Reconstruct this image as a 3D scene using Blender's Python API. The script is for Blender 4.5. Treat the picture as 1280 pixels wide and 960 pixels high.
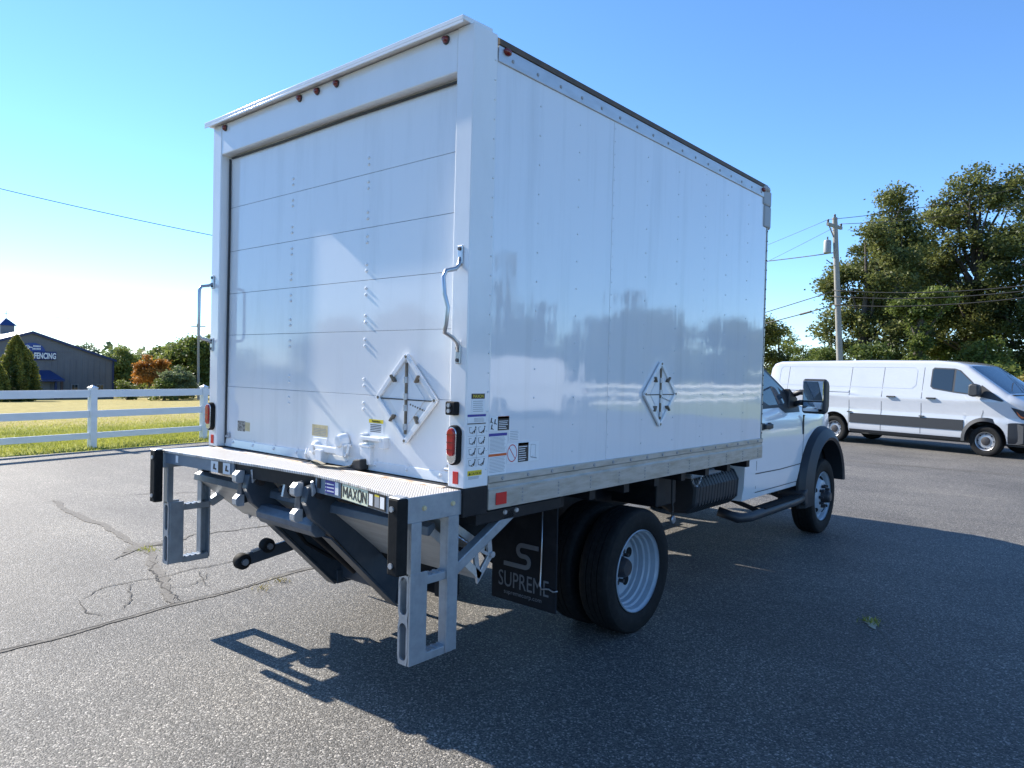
import bpy, bmesh, math, random
import numpy as np
from mathutils import Vector, Matrix, Euler
random.seed(7); RNG = np.random.default_rng(11)
PI = math.pi
for o in list(bpy.data.objects): bpy.data.objects.remove(o)
scene = bpy.context.scene
COL = scene.collection

# ------------------------------------------------------------------ camera
CAM = np.array([3.5694, -2.4185, 1.6727]); YAW, PITCH, ROLL, FPX = -0.7077, -0.0171, 0.0241, 905.74
_f = np.array([math.sin(YAW)*math.cos(PITCH), math.cos(YAW)*math.cos(PITCH), math.sin(PITCH)])
_r0 = np.array([math.cos(YAW), -math.sin(YAW), 0]); _u0 = np.cross(_r0, _f)
_r = _r0*math.cos(ROLL)+_u0*math.sin(ROLL); _u = -_r0*math.sin(ROLL)+_u0*math.cos(ROLL)
cd = bpy.data.cameras.new('camera'); cam = bpy.data.objects.new('camera', cd); COL.objects.link(cam)
cam.matrix_world = Matrix(((_r[0], _u[0], -_f[0], CAM[0]), (_r[1], _u[1], -_f[1], CAM[1]), (_r[2], _u[2], -_f[2], CAM[2]), (0, 0, 0, 1)))
cd.sensor_width = 36; cd.lens = FPX/1280*36; cd.clip_end = 6000; cd.clip_start = .05
scene.camera = cam
def at(u, v, d):                       # a survey point: the spot seen at photo pixel (u, v), d metres in front of the lens
    return Vector(CAM + d*(_r*(u-640)/FPX - _u*(v-480)/FPX + _f))

# ------------------------------------------------------------------ light
SUN = Vector((-1, -.066, .65)).normalized()
EL = math.asin(SUN.z); AZ = math.atan2(SUN.x, SUN.y)
w = bpy.data.worlds.new('World'); scene.world = w; w.use_nodes = True
nt = w.node_tree; bg = nt.nodes['Background']
sky = nt.nodes.new('ShaderNodeTexSky'); sky.sky_type = 'NISHITA'; sky.sun_disc = False
sky.sun_elevation = EL; sky.sun_rotation = AZ
sky.altitude = 100; sky.air_density = .85; sky.dust_density = .0; sky.ozone_density = 6
hs = nt.nodes.new('ShaderNodeHueSaturation'); hs.inputs['Saturation'].default_value = 1.06
nt.links.new(sky.outputs[0], hs.inputs['Color']); nt.links.new(hs.outputs[0], bg.inputs[0]); bg.inputs[1].default_value = .135
sd = bpy.data.lights.new('sun', 'SUN'); sd.energy = 5.0; sd.angle = math.radians(.5); sd.color = (1, .93, .82)
so = bpy.data.objects.new('sun', sd); COL.objects.link(so); so.rotation_euler = SUN.to_track_quat('Z', 'Y').to_euler(); so.location = (-30, 0, 40)
vs = scene.view_settings; vs.view_transform = 'Standard'; vs.look = 'None'; vs.gamma = 1; vs.use_curve_mapping = False; vs.exposure = 1.08
scene.cycles.max_bounces = 8

# ------------------------------------------------------------------ materials
M = {}
def mat(name, col, rough=.5, metal=0., spec=.5, noise=None, bump=None, coat=0., emit=None, alpha=None):
    """noise=(scale, colour2, lo, hi, stretch)  bump=(scale, distance, stretch)"""
    m = bpy.data.materials.new(name); m.use_nodes = True; n = m.node_tree; b = n.nodes['Principled BSDF']
    c = (*col, 1); b.inputs['Base Color'].default_value = c; b.inputs['Roughness'].default_value = rough
    b.inputs['Metallic'].default_value = metal; b.inputs['Specular IOR Level'].default_value = spec
    b.inputs['Coat Weight'].default_value = coat; b.inputs['Coat Roughness'].default_value = .04
    def coords(st):
        tc = n.nodes.new('ShaderNodeTexCoord'); mp = n.nodes.new('ShaderNodeMapping'); mp.inputs['Scale'].default_value = st
        n.links.new(tc.outputs['Object'], mp.inputs[0]); return mp.outputs[0]
    if noise:
        sc, c2, lo, hi, st = noise
        t = n.nodes.new('ShaderNodeTexNoise'); t.inputs['Scale'].default_value = sc; t.inputs['Detail'].default_value = 6; t.inputs['Roughness'].default_value = .65
        n.links.new(coords(st), t.inputs['Vector'])
        r = n.nodes.new('ShaderNodeValToRGB'); r.color_ramp.elements[0].position = lo; r.color_ramp.elements[1].position = hi
        r.color_ramp.elements[0].color = c; r.color_ramp.elements[1].color = (*c2, 1)
        n.links.new(t.outputs[0], r.inputs[0]); n.links.new(r.outputs[0], b.inputs['Base Color'])
    if bump:
        sc, ds, st = bump
        t = n.nodes.new('ShaderNodeTexNoise'); t.inputs['Scale'].default_value = sc; t.inputs['Detail'].default_value = 3
        n.links.new(coords(st), t.inputs['Vector'])
        bp = n.nodes.new('ShaderNodeBump'); bp.inputs['Distance'].default_value = ds; bp.inputs['Strength'].default_value = 1
        n.links.new(t.outputs[0], bp.inputs['Height']); n.links.new(bp.outputs[0], b.inputs['Normal'])
    M[name] = m; return m
I3 = (1, 1, 1)
mat('white_paint', (.80, .81, .82), .10, noise=(3, (.72, .73, .73), .45, .85, (1, 1, .4)), bump=(2.2, .0012, (1, 1, .5)))
mat('side_skin', (.77, .78, .80), .05, spec=.6, coat=.8, noise=(3.5, (.66, .67, .68), .5, .82, (1, 2.5, .16)), bump=(1.7, .0046, (1, 2.2, .6)))
mat('door_skin', (.80, .81, .82), .07, spec=.55, noise=(3.5, (.68, .69, .69), .5, .85, (1.6, 1, .2)), bump=(2.0, .0014, (1, 1, .6)))
mat('rail_aluminium', (.46, .46, .44), .42, .55, noise=(5, (.30, .28, .23), .42, .8, (1, 1.2, 6)), bump=(60, .0006, (1, 3, .1)))
mat('top_rail_aluminium', (.55, .57, .60), .4, .5, noise=(6, (.44, .45, .46), .4, .8, (1, 1, 4)))
mat('roof_brown', (.10, .065, .04), .6, noise=(12, (.05, .035, .025), .4, .7, I3))
mat('grey_plastic', (.33, .34, .35), .5)
mat('black_steel', (.009, .010, .013), .5, spec=.3, noise=(8, (.022, .024, .027), .45, .8, I3), bump=(40, .0006, I3))
mat('arm_steel', (.042, .055, .072), .38, spec=.5, noise=(7, (.075, .088, .105), .45, .8, I3), bump=(50, .0005, I3))
mat('arm_blue_grey', (.10, .125, .155), .4, noise=(14, (.065, .085, .11), .45, .7, I3), bump=(50, .0005, I3))
mat('galvanised', (.34, .38, .42), .45, .5, noise=(16, (.27, .305, .34), .38, .68, I3), bump=(70, .0004, I3))
mat('fascia_paint', (.20, .26, .33), .4, .3, noise=(10, (.16, .20, .26), .4, .8, I3))
mat('bright_zinc', (.52, .54, .57), .38, .6, noise=(20, (.36, .38, .40), .45, .75, I3))
mat('platform_aluminium', (.60, .58, .55), .45, .2, noise=(4, (.42, .39, .36), .4, .75, (1, 4, 4)), bump=(30, .0006, (.2, 1, 1)))
mat('rubber', (.007, .0075, .008), .75, spec=.25, noise=(30, (.018, .018, .018), .45, .8, I3), bump=(80, .0005, I3))
mat('flap_rubber', (.010, .012, .016), .75, spec=.25, noise=(6, (.03, .034, .04), .5, .85, I3), bump=(90, .0005, I3))
mat('wheel_paint', (.33, .38, .43), .35, noise=(9, (.25, .30, .35), .45, .8, I3))
mat('hub_dark', (.03, .03, .035), .5, noise=(20, (.08, .05, .035), .5, .8, I3))
mat('red_lens', (.42, .012, .014), .15, coat=.5)
mat('red_reflector', (.55, .02, .02), .25, bump=(220, .0006, I3))
mat('dark_red_lens', (.16, .012, .010), .15, coat=.5)
mat('chrome', (.75, .76, .78), .15, .9)
mat('steel_rod', (.45, .47, .5), .3, .8)
mat('hinge_brown', (.20, .17, .13), .5, .4, noise=(40, (.10, .08, .06), .4, .7, I3))
mat('decal_white', (.78, .79, .80), .35); mat('decal_black', (.02, .02, .022), .35); mat('decal_blue', (.03, .035, .28), .35)
mat('decal_orange', (.62, .11, .02), .35); mat('decal_yellow', (.75, .58, .03), .35); mat('decal_red', (.55, .02, .03), .35)
mat('decal_grey', (.28, .29, .31), .4); mat('decal_gold', (.62, .52, .30), .35, noise=(40, (.45, .36, .2), .4, .8, I3)); mat('decal_cream', (.70, .74, .55), .35)
mat('decal_dirty', (.36, .34, .30), .5, noise=(60, (.08, .07, .06), .45, .6, I3))
mat('print_grey', (.30, .31, .33), .6); mat('flap_print', (.15, .155, .165), .7)
mat('rust_sill', (.42, .26, .15), .8, noise=(11, (.66, .62, .57), .38, .56, (1, 3, 3)))
mat('strap_web', (.42, .37, .27), .85, noise=(60, (.25, .22, .16), .4, .7, I3)); mat('strap_dark', (.03, .03, .03), .8)
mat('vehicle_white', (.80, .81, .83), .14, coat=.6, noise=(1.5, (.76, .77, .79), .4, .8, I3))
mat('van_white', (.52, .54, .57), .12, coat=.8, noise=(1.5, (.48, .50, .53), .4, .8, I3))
mat('black_plastic', (.022, .025, .03), .5, noise=(15, (.03, .033, .038), .4, .8, I3))
mat('charcoal_plastic', (.020, .023, .028), .5)
mat('glass_dark', (.02, .03, .04), .03, spec=.8)
mat('glass_cab', (.05, .08, .11), .03, spec=.9)
mat('mirror_glass', (.75, .78, .80), .02, 1.)
mat('seam_dark', (.05, .055, .06), .6)
mat('amber', (.65, .16, .05), .25); mat('lamp_clear', (.7, .72, .75), .1, spec=.8)
mat('wheel_silver', (.42, .43, .45), .35, .6)
mat('vinyl_white', (.80, .80, .80), .42, noise=(2, (.70, .70, .69), .45, .85, (1, 1, 3)))
mat('wood_pole', (.32, .31, .29), .85, noise=(6, (.20, .19, .175), .35, .75, (4, 4, .3)), bump=(30, .004, (4, 4, .3)))
mat('wire_black', (.02, .02, .022), .6); mat('transformer_grey', (.28, .30, .32), .5)
mat('siding', (.145, .145, .158), .6, noise=(.4, (.125, .125, .138), .4, .7, I3), bump=(2.2, .02, (0, 3, 0)))
mat('trim_blue', (.012, .028, .10), .5); mat('roof_blue', (.02, .05, .16), .35, .2, noise=(1, (.025, .06, .18), .4, .7, I3))
mat('roof_pale', (.50, .55, .60), .4, .3); mat('sign_blue', (.015, .05, .24), .35)
mat('sign_navy', (.012, .025, .12), .35); mat('sign_white', (.8, .8, .8), .4); mat('brick_brown', (.10, .06, .05), .8); mat('door_grey', (.20, .20, .21), .6)
mat('bark', (.10, .085, .07), .9, noise=(5, (.06, .05, .04), .35, .7, (3, 3, .5)), bump=(12, .02, (3, 3, .5)))
mat('crack_dark', (.040, .037, .034), .95, noise=(24, (.085, .078, .07), .4, .7, I3))
mat('crack_brown', (.080, .074, .065), .9, spec=.4, noise=(75, (.20, .185, .162), .35, .68, I3), bump=(90, .004, I3))
mat('painted_sun_spot', (.52, .46, .34), .95, noise=(40, (.25, .22, .16), .35, .7, I3))  # pale colour standing in for sunlight on the asphalt

def leafmat(name, c1, c2, trans=.35):
    m = bpy.data.materials.new(name); m.use_nodes = True; n = m.node_tree
    for x in list(n.nodes): n.nodes.remove(x)
    out = n.nodes.new('ShaderNodeOutputMaterial'); a = n.nodes.new('ShaderNodeAttribute'); a.attribute_name = 'tint'
    r = n.nodes.new('ShaderNodeValToRGB'); r.color_ramp.elements[0].color = (*c1, 1); r.color_ramp.elements[1].color = (*c2, 1)
    n.links.new(a.outputs['Fac'], r.inputs[0])
    d = n.nodes.new('ShaderNodeBsdfPrincipled'); d.inputs['Roughness'].default_value = .55; d.inputs['Specular IOR Level'].default_value = .35
    t = n.nodes.new('ShaderNodeBsdfTranslucent'); mx = n.nodes.new('ShaderNodeMixShader'); mx.inputs[0].default_value = trans
    n.links.new(r.outputs[0], d.inputs['Base Color']); n.links.new(r.outputs[0], t.inputs['Color'])
    n.links.new(d.outputs[0], mx.inputs[1]); n.links.new(t.outputs[0], mx.inputs[2]); n.links.new(mx.outputs[0], out.inputs[0])
    M[name] = m; return m
leafmat('leaf_olive', (.055, .073, .024), (.22, .235, .070), .45)
leafmat('leaf_green', (.06, .095, .024), (.20, .24, .055), .42)
leafmat('leaf_light', (.10, .14, .030), (.27, .30, .075), .42)
leafmat('leaf_orange', (.26, .10, .018), (.60, .29, .06), .4)
leafmat('leaf_dark', (.036, .056, .020), (.12, .15, .045), .42)
leafmat('leaf_hedge', (.045, .08, .020), (.34, .32, .06), .35)
leafmat('leaf_gold', (.16, .14, .035), (.34, .27, .08))
leafmat('grass_green', (.15, .19, .025), (.50, .47, .10), .4)
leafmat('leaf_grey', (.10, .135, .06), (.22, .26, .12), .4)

def asphalt():
    m = bpy.data.materials.new('asphalt'); m.use_nodes = True; n = m.node_tree; b = n.nodes['Principled BSDF']; L = n.links.new
    tc = n.nodes.new('ShaderNodeTexCoord')
    def vor(s):
        v = n.nodes.new('ShaderNodeTexVoronoi'); v.inputs['Scale'].default_value = s; L(tc.outputs['Object'], v.inputs['Vector']); return v
    def noi(s, d=5, st=None):
        t = n.nodes.new('ShaderNodeTexNoise'); t.inputs['Scale'].default_value = s; t.inputs['Detail'].default_value = d; t.inputs['Roughness'].default_value = .6
        if st:
            mp = n.nodes.new('ShaderNodeMapping'); mp.inputs['Scale'].default_value = st; L(tc.outputs['Object'], mp.inputs[0]); L(mp.outputs[0], t.inputs['Vector'])
        else: L(tc.outputs['Object'], t.inputs['Vector'])
        return t
    def ramp(src, stops):
        r = n.nodes.new('ShaderNodeValToRGB'); e = r.color_ramp.elements
        while len(e) < len(stops): e.new(.5)
        for k, (p, c) in enumerate(stops): e[k].position = p; e[k].color = (*c, 1)
        L(src, r.inputs[0]); return r.outputs[0]
    def mul(a, c, mode='MULTIPLY', f=1):
        x = n.nodes.new('ShaderNodeMix'); x.data_type = 'RGBA'; x.blend_type = mode; x.inputs[0].default_value = f; L(a, x.inputs[6]); L(c, x.inputs[7]); return x.outputs[2]
    v1 = vor(130); sp = n.nodes.new('ShaderNodeSeparateColor'); L(v1.outputs['Color'], sp.inputs[0])
    stones = ramp(sp.outputs[0], [(0, (.046, .045, .044)), (.5, (.094, .091, .086)), (.85, (.165, .158, .148)), (1, (.38, .36, .33))])
    fine = ramp(noi(60, 4).outputs[0], [(.3, (.62, .62, .62)), (.7, (1.32, 1.32, 1.31))])
    big = ramp(noi(.55, 6).outputs[0], [(.3, (.78, .78, .79)), (.5, (1, 1, 1)), (.72, (1.28, 1.26, 1.22))])
    streak = ramp(noi(.7, 4, (.35, 2.2, 1)).outputs[0], [(.35, (.88, .88, .89)), (.7, (1.16, 1.15, 1.13))])
    stain = ramp(noi(.9, 5).outputs[0], [(.22, (.62, .62, .63)), (.32, (1, 1, 1)), (.68, (1, 1, 1)), (.80, (1.5, 1.47, 1.40))])
    patch = ramp(noi(.16, 3).outputs[0], [(.35, (.84, .84, .85)), (.65, (1.16, 1.15, 1.13))])
    oil = ramp(noi(2.3, 2).outputs[0], [(.24, (.55, .55, .56)), (.31, (1, 1, 1))])
    c = mul(mul(mul(mul(mul(mul(stones, fine), big), streak), stain), patch), oil)
    L(c, b.inputs['Base Color']); b.inputs['Roughness'].default_value = .70; b.inputs['Specular IOR Level'].default_value = .42; b.inputs['Specular Tint'].default_value = (1, .96, .88, 1)
    h = n.nodes.new('ShaderNodeMath'); h.operation = 'MULTIPLY_ADD'; L(v1.outputs['Distance'], h.inputs[0]); h.inputs[1].default_value = -1.0
    L(noi(90, 4).outputs[0], h.inputs[2])
    bp = n.nodes.new('ShaderNodeBump'); bp.inputs['Distance'].default_value = .005; bp.inputs['Strength'].default_value = .8
    L(h.outputs[0], bp.inputs['Height']); L(bp.outputs[0], b.inputs['Normal']); M['asphalt'] = m
asphalt()
def terrain_mat():
    m = bpy.data.materials.new('field'); m.use_nodes = True; n = m.node_tree; b = n.nodes['Principled BSDF']; L = n.links.new
    tc = n.nodes.new('ShaderNodeTexCoord'); 
    def noi(s, d=6, st=(1, 1, 1)):
        t = n.nodes.new('ShaderNodeTexNoise'); t.inputs['Scale'].default_value = s; t.inputs['Detail'].default_value = d; t.inputs['Roughness'].default_value = .65
        mp = n.nodes.new('ShaderNodeMapping'); mp.inputs['Scale'].default_value = st; L(tc.outputs['Object'], mp.inputs[0]); L(mp.outputs[0], t.inputs['Vector']); return t.outputs[0]
    # green verge near the lot, straw-dry hay field farther out to the left
    sx = n.nodes.new('ShaderNodeSeparateXYZ'); L(tc.outputs['Object'], sx.inputs[0])
    mr = n.nodes.new('ShaderNodeMapRange'); mr.inputs[1].default_value = -19; mr.inputs[2].default_value = -27; L(sx.outputs[0], mr.inputs[0])
    ad = n.nodes.new('ShaderNodeMath'); ad.operation = 'MULTIPLY_ADD'; L(noi(.25), ad.inputs[0]); ad.inputs[1].default_value = .9; L(mr.outputs[0], ad.inputs[2])
    r = n.nodes.new('ShaderNodeValToRGB'); e = r.color_ramp.elements; e[0].position = .55; e[0].color = (.26, .27, .05, 1); e[1].position = 1.0; e[1].color = (.37, .31, .12, 1)
    L(ad.outputs[0], r.inputs[0])
    r2 = n.nodes.new('ShaderNodeValToRGB'); e = r2.color_ramp.elements; e[0].position = .3; e[0].color = (.6, .62, .55, 1); e[1].position = .7; e[1].color = (1.3, 1.27, 1.2, 1); L(noi(1.6, 8), r2.inputs[0])
    x = n.nodes.new('ShaderNodeMix'); x.data_type = 'RGBA'; x.blend_type = 'MULTIPLY'; x.inputs[0].default_value = 1; L(r.outputs[0], x.inputs[6]); L(r2.outputs[0], x.inputs[7])
    L(x.outputs[2], b.inputs['Base Color']); b.inputs['Roughness'].default_value = .9; b.inputs['Specular IOR Level'].default_value = .1
    bp = n.nodes.new('ShaderNodeBump'); bp.inputs['Distance'].default_value = .08; L(noi(6, 6), bp.inputs['Height']); L(bp.outputs[0], b.inputs['Normal']); M['field'] = m
terrain_mat()
def tread_plate():
    m = bpy.data.materials.new('tread_plate'); m.use_nodes = True; n = m.node_tree; b = n.nodes['Principled BSDF']; L = n.links.new
    b.inputs['Base Color'].default_value = (.62, .61, .60, 1); b.inputs['Metallic'].default_value = .15; b.inputs['Roughness'].default_value = .4
    tc = n.nodes.new('ShaderNodeTexCoord'); mp = n.nodes.new('ShaderNodeMapping'); mp.inputs['Rotation'].default_value = (0, 0, PI/4); L(tc.outputs['Object'], mp.inputs[0])
    br = n.nodes.new('ShaderNodeTexBrick'); br.inputs['Scale'].default_value = 22; br.inputs['Mortar Size'].default_value = .05; br.inputs['Color1'].default_value = (1, 1, 1, 1); br.inputs['Color2'].default_value = (.8, .8, .8, 1); br.inputs['Mortar'].default_value = (0, 0, 0, 1)
    L(mp.outputs[0], br.inputs['Vector'])
    bp = n.nodes.new('ShaderNodeBump'); bp.inputs['Distance'].default_value = .004; L(br.outputs[0], bp.inputs['Height']); L(bp.outputs[0], b.inputs['Normal'])
    mx = n.nodes.new('ShaderNodeMix'); mx.data_type = 'RGBA'; mx.inputs[6].default_value = (.38, .34, .30, 1); mx.inputs[7].default_value = (.80, .79, .77, 1); L(br.outputs[0], mx.inputs[0]); L(mx.outputs[2], b.inputs['Base Color'])
    M['tread_plate'] = m
tread_plate()

# ------------------------------------------------------------------ mesh helpers
ORG = {}
def tag(o, label, cat, group=None, kind=None):
    if label: o['label'] = label
    if cat: o['category'] = cat
    if group: o['group'] = group
    if kind: o['kind'] = kind
    return o
def thing(name, label, cat, loc=(0, 0, 0), rz=0, group=None, local=False):
    o = bpy.data.objects.new(name, None); COL.objects.link(o); o.location = loc; o.rotation_euler = (0, 0, rz); o.empty_display_size = .2
    ORG[o.name] = Vector((0, 0, 0)) if local else Vector(loc)
    return tag(o, label, cat, group)
def root(o):
    while o.parent: o = o.parent
    return o
def copy_tree(o, parent=None):
    c = o.copy(); COL.objects.link(c)
    if parent: c.parent = parent
    for ch in list(o.children): copy_tree(ch, c)
    return c
class MB:
    def __init__(s): s.v = []; s.f = []
    def add(s, vs, fs):
        b = len(s.v); s.v += [tuple(v) for v in vs]; s.f += [tuple(b+i for i in f) for f in fs]; return s
    def box(s, x0, x1, y0, y1, z0, z1):
        return s.add([(x0, y0, z0), (x1, y0, z0), (x1, y1, z0), (x0, y1, z0), (x0, y0, z1), (x1, y0, z1), (x1, y1, z1), (x0, y1, z1)],
                     [(3, 2, 1, 0), (4, 5, 6, 7), (0, 1, 5, 4), (1, 2, 6, 5), (2, 3, 7, 6), (3, 0, 4, 7)])
    def beam(s, p0, p1, w, h, side=(1, 0, 0)):
        p0 = Vector(p0); p1 = Vector(p1); d = (p1-p0).normalized(); a = Vector(side); a = (a-d*a.dot(d)).normalized(); c = d.cross(a)
        q = [p+a*sx*w/2+c*sz*h/2 for p in (p0, p1) for sx, sz in ((-1, -1), (1, -1), (1, 1), (-1, 1))]
        return s.add(q, [(0, 1, 2, 3), (7, 6, 5, 4), (0, 4, 5, 1), (1, 5, 6, 2), (2, 6, 7, 3), (3, 7, 4, 0)])
    def cyl(s, p0, p1, r0, r1=None, n=16, cap=True):
        p0 = Vector(p0); p1 = Vector(p1); r1 = r0 if r1 is None else r1; d = (p1-p0).normalized()
        a = d.orthogonal().normalized(); c = d.cross(a)
        q = [p+(a*math.cos(2*PI*i/n)+c*math.sin(2*PI*i/n))*r for p, r in ((p0, r0), (p1, r1)) for i in range(n)]
        f = [(i, (i+1) % n, n+(i+1) % n, n+i) for i in range(n)]
        if cap: f += [tuple(range(n))[::-1], tuple(range(n, 2*n))]
        return s.add(q, f)
    def tube(s, pts, r, n=8, cap=True):
        pts = [Vector(p) for p in pts]; rs = r if isinstance(r, (list, tuple)) else [r]*len(pts)
        rings = []; a = None
        for i, p in enumerate(pts):
            d = (pts[min(i+1, len(pts)-1)]-pts[max(i-1, 0)]).normalized()
            a = d.orthogonal().normalized() if a is None else (a-d*a.dot(d)).normalized()
            c = d.cross(a); rings.append([p+(a*math.cos(2*PI*k/n)+c*math.sin(2*PI*k/n))*rs[i] for k in range(n)])
        q = [v for r_ in rings for v in r_]
        f = [(j*n+k, j*n+(k+1) % n, (j+1)*n+(k+1) % n, (j+1)*n+k) for j in range(len(pts)-1) for k in range(n)]
        if cap: f += [tuple(range(n))[::-1], tuple(range((len(pts)-1)*n, len(pts)*n))]
        return s.add(q, f)
    def prism(s, poly, ax, a0, a1):
        """poly in the two other axes (order x,y,z), extruded along ax from a0 to a1"""
        def P(u, v, a): return ((a, u, v), (u, a, v), (u, v, a))[ax]
        n = len(poly); q = [P(u, v, a) for a in (a0, a1) for u, v in poly]
        return s.add(q, [tuple(range(n))[::-1], tuple(range(n, 2*n))]+[(i, (i+1) % n, n+(i+1) % n, n+i) for i in range(n)])
    def frame(s, outer, inner, ax, a0, a1):
        """ring between two polygons with the same number of points, extruded"""
        def P(u, v, a): return ((a, u, v), (u, a, v), (u, v, a))[ax]
        n = len(outer); q = [P(u, v, a) for a in (a0, a1) for pl in (outer, inner) for u, v in pl]
        f = []
        for i in range(n):
            j = (i+1) % n; o0, o1, i0, i1 = i, j, n+i, n+j; O0, O1, J0, J1 = 2*n+i, 2*n+j, 3*n+i, 3*n+j
            f += [(o0, i0, i1, o1), (O0, O1, J1, J0), (o0, o1, O1, O0), (i0, J0, J1, i1)]
        return s.add(q, f)
    def lathe(s, prof, c, ax=0, n=40, closed=False, cap=False):
        """prof: (radius, offset along axis)"""
        c = Vector(c); q = []
        for r, a in prof:
            for k in range(n):
                t = 2*PI*k/n; u, v = r*math.cos(t), r*math.sin(t); q.append(c+Vector(((a, u, v), (u, a, v), (u, v, a))[ax]))
        m = len(prof); f = []
        for j in range(m if closed else m-1):
            for k in range(n): f.append((j*n+k, j*n+(k+1) % n, ((j+1) % m)*n+(k+1) % n, ((j+1) % m)*n+k))
        if cap and not closed:
            if prof[0][0] > 1e-5: f.append(tuple(range(n))[::-1])
            if prof[-1][0] > 1e-5: f.append(tuple(range((m-1)*n, m*n)))
        return s.add(q, f)
    def loft(s, rows, close_ends=True):
        n = len(rows[0]); q = [p for r in rows for p in r]
        f = [(j*n+k, j*n+k+1, (j+1)*n+k+1, (j+1)*n+k) for j in range(len(rows)-1) for k in range(n-1)]
        if close_ends: f += [tuple(range(n))[::-1], tuple(range((len(rows)-1)*n, len(rows)*n))]
        return s.add(q, f)
    def ball(s, c, r, n=8, m=5, sq=(1, 1, 1)):
        c = Vector(c); q = [c+Vector((0, 0, -r*sq[2]))]
        for j in range(1, m):
            t = -PI/2+PI*j/m
            for k in range(n): q.append(c+Vector((r*sq[0]*math.cos(t)*math.cos(2*PI*k/n), r*sq[1]*math.cos(t)*math.sin(2*PI*k/n), r*sq[2]*math.sin(t))))
        q.append(c+Vector((0, 0, r*sq[2]))); f = []
        for k in range(n): f.append((0, 1+(k+1) % n, 1+k))
        for j in range(m-2):
            for k in range(n): f.append((1+j*n+k, 1+j*n+(k+1) % n, 1+(j+1)*n+(k+1) % n, 1+(j+1)*n+k))
        l = 1+(m-1)*n
        for k in range(n): f.append((1+(m-2)*n+k, 1+(m-2)*n+(k+1) % n, l))
        return s.add(q, f)
    def build(s, name, m, parent=None, bevel=0, smooth=False, kind=None, seg=2, fix=True):
        me = bpy.data.meshes.new(name)
        off = ORG[root(parent).name] if parent else Vector((0, 0, 0))
        me.from_pydata([(v[0]-off[0], v[1]-off[1], v[2]-off[2]) for v in s.v], [], s.f)
        if fix:
            bm = bmesh.new(); bm.from_mesh(me); bmesh.ops.recalc_face_normals(bm, faces=bm.faces); bm.to_mesh(me); bm.free()
        if smooth:
            me.polygons.foreach_set('use_smooth', [True]*len(me.polygons))
            if smooth != 'all': me.set_sharp_from_angle(angle=math.radians(smooth if smooth is not True else 35))
        me.materials.append(M[m] if isinstance(m, str) else m); me.update()
        o = bpy.data.objects.new(name, me); COL.objects.link(o)
        if parent: o.parent = parent
        if bevel:
            b = o.modifiers.new('bevel', 'BEVEL'); b.width = bevel; b.segments = seg; b.limit_method = 'ANGLE'; b.angle_limit = math.radians(40); b.harden_normals = False
        if kind: o['kind'] = kind
        return o
def box(name, m, parent, *a, bevel=0): return MB().box(*a).build(name, m, parent, bevel)
def text(name, s, m, parent, size, org, right, up, depth=.0006, align='LEFT', width=None, bold=.0):
    """lettering as mesh: org = baseline start, right/up unit vectors"""
    cu = bpy.data.curves.new(name, 'FONT'); cu.body = s; cu.size = size; cu.extrude = depth; cu.align_x = align; cu.resolution_u = 3; cu.offset = bold*size
    to = bpy.data.objects.new(name, cu); COL.objects.link(to)
    dg = bpy.context.evaluated_depsgraph_get(); me = bpy.data.meshes.new_from_object(to.evaluated_get(dg)); bpy.data.objects.remove(to)
    right = Vector(right).normalized(); up = Vector(up).normalized(); nn = right.cross(up)
    off = ORG[root(parent).name]
    k = 1
    if width:
        xs = [v.co.x for v in me.vertices]; k = width/(max(xs)-min(xs))
    for v in me.vertices: v.co = Vector(org)-off+right*v.co.x*k+up*v.co.y+nn*v.co.z
    me.materials.clear(); me.materials.append(M[m]); o = bpy.data.objects.new(name, me); COL.objects.link(o); o.parent = parent
    return o
def fast_mesh(name, verts, faces, m, parent=None, tint=None, org=None):
    """verts (N,3), faces (F,4) numpy"""
    me = bpy.data.meshes.new(name); off = np.array(ORG[root(parent).name] if parent else (0, 0, 0))
    verts = np.asarray(verts, dtype=np.float32)-off.astype(np.float32); F, k = faces.shape
    me.vertices.add(len(verts)); me.vertices.foreach_set('co', verts.ravel()); me.loops.add(F*k); me.loops.foreach_set('vertex_index', faces.astype(np.int32).ravel())
    me.polygons.add(F); me.polygons.foreach_set('loop_start', np.arange(0, F*k, k, dtype=np.int32))
    me.update(calc_edges=True)
    if tint is not None:
        a = me.attributes.new('tint', 'FLOAT', 'FACE'); a.data.foreach_set('value', tint.astype(np.float32))
    me.materials.append(M[m]); o = bpy.data.objects.new(name, me); COL.objects.link(o)
    if parent: o.parent = parent
    return o
def leaves(pts, size, up=.5, tint=None, aspect=.6):
    """kite shaped leaf faces at pts with random orientation"""
    n = len(pts); d = RNG.normal(size=(n, 3)); d[:, 2] *= .6; d /= np.linalg.norm(d, axis=1)[:, None]
    nn = RNG.normal(size=(n, 3)); nn[:, 2] += up*2; sd = np.cross(d, nn); sd /= np.linalg.norm(sd, axis=1)[:, None]
    s = size*RNG.uniform(.6, 1.35, n)[:, None]; w_ = s*aspect*.5
    v = np.stack([pts-d*s*.5, pts+sd*w_-d*s*.05, pts+d*s*.5, pts-sd*w_-d*s*.05], 1).reshape(-1, 3)
    return v, np.arange(4*n).reshape(n, 4)

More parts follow.
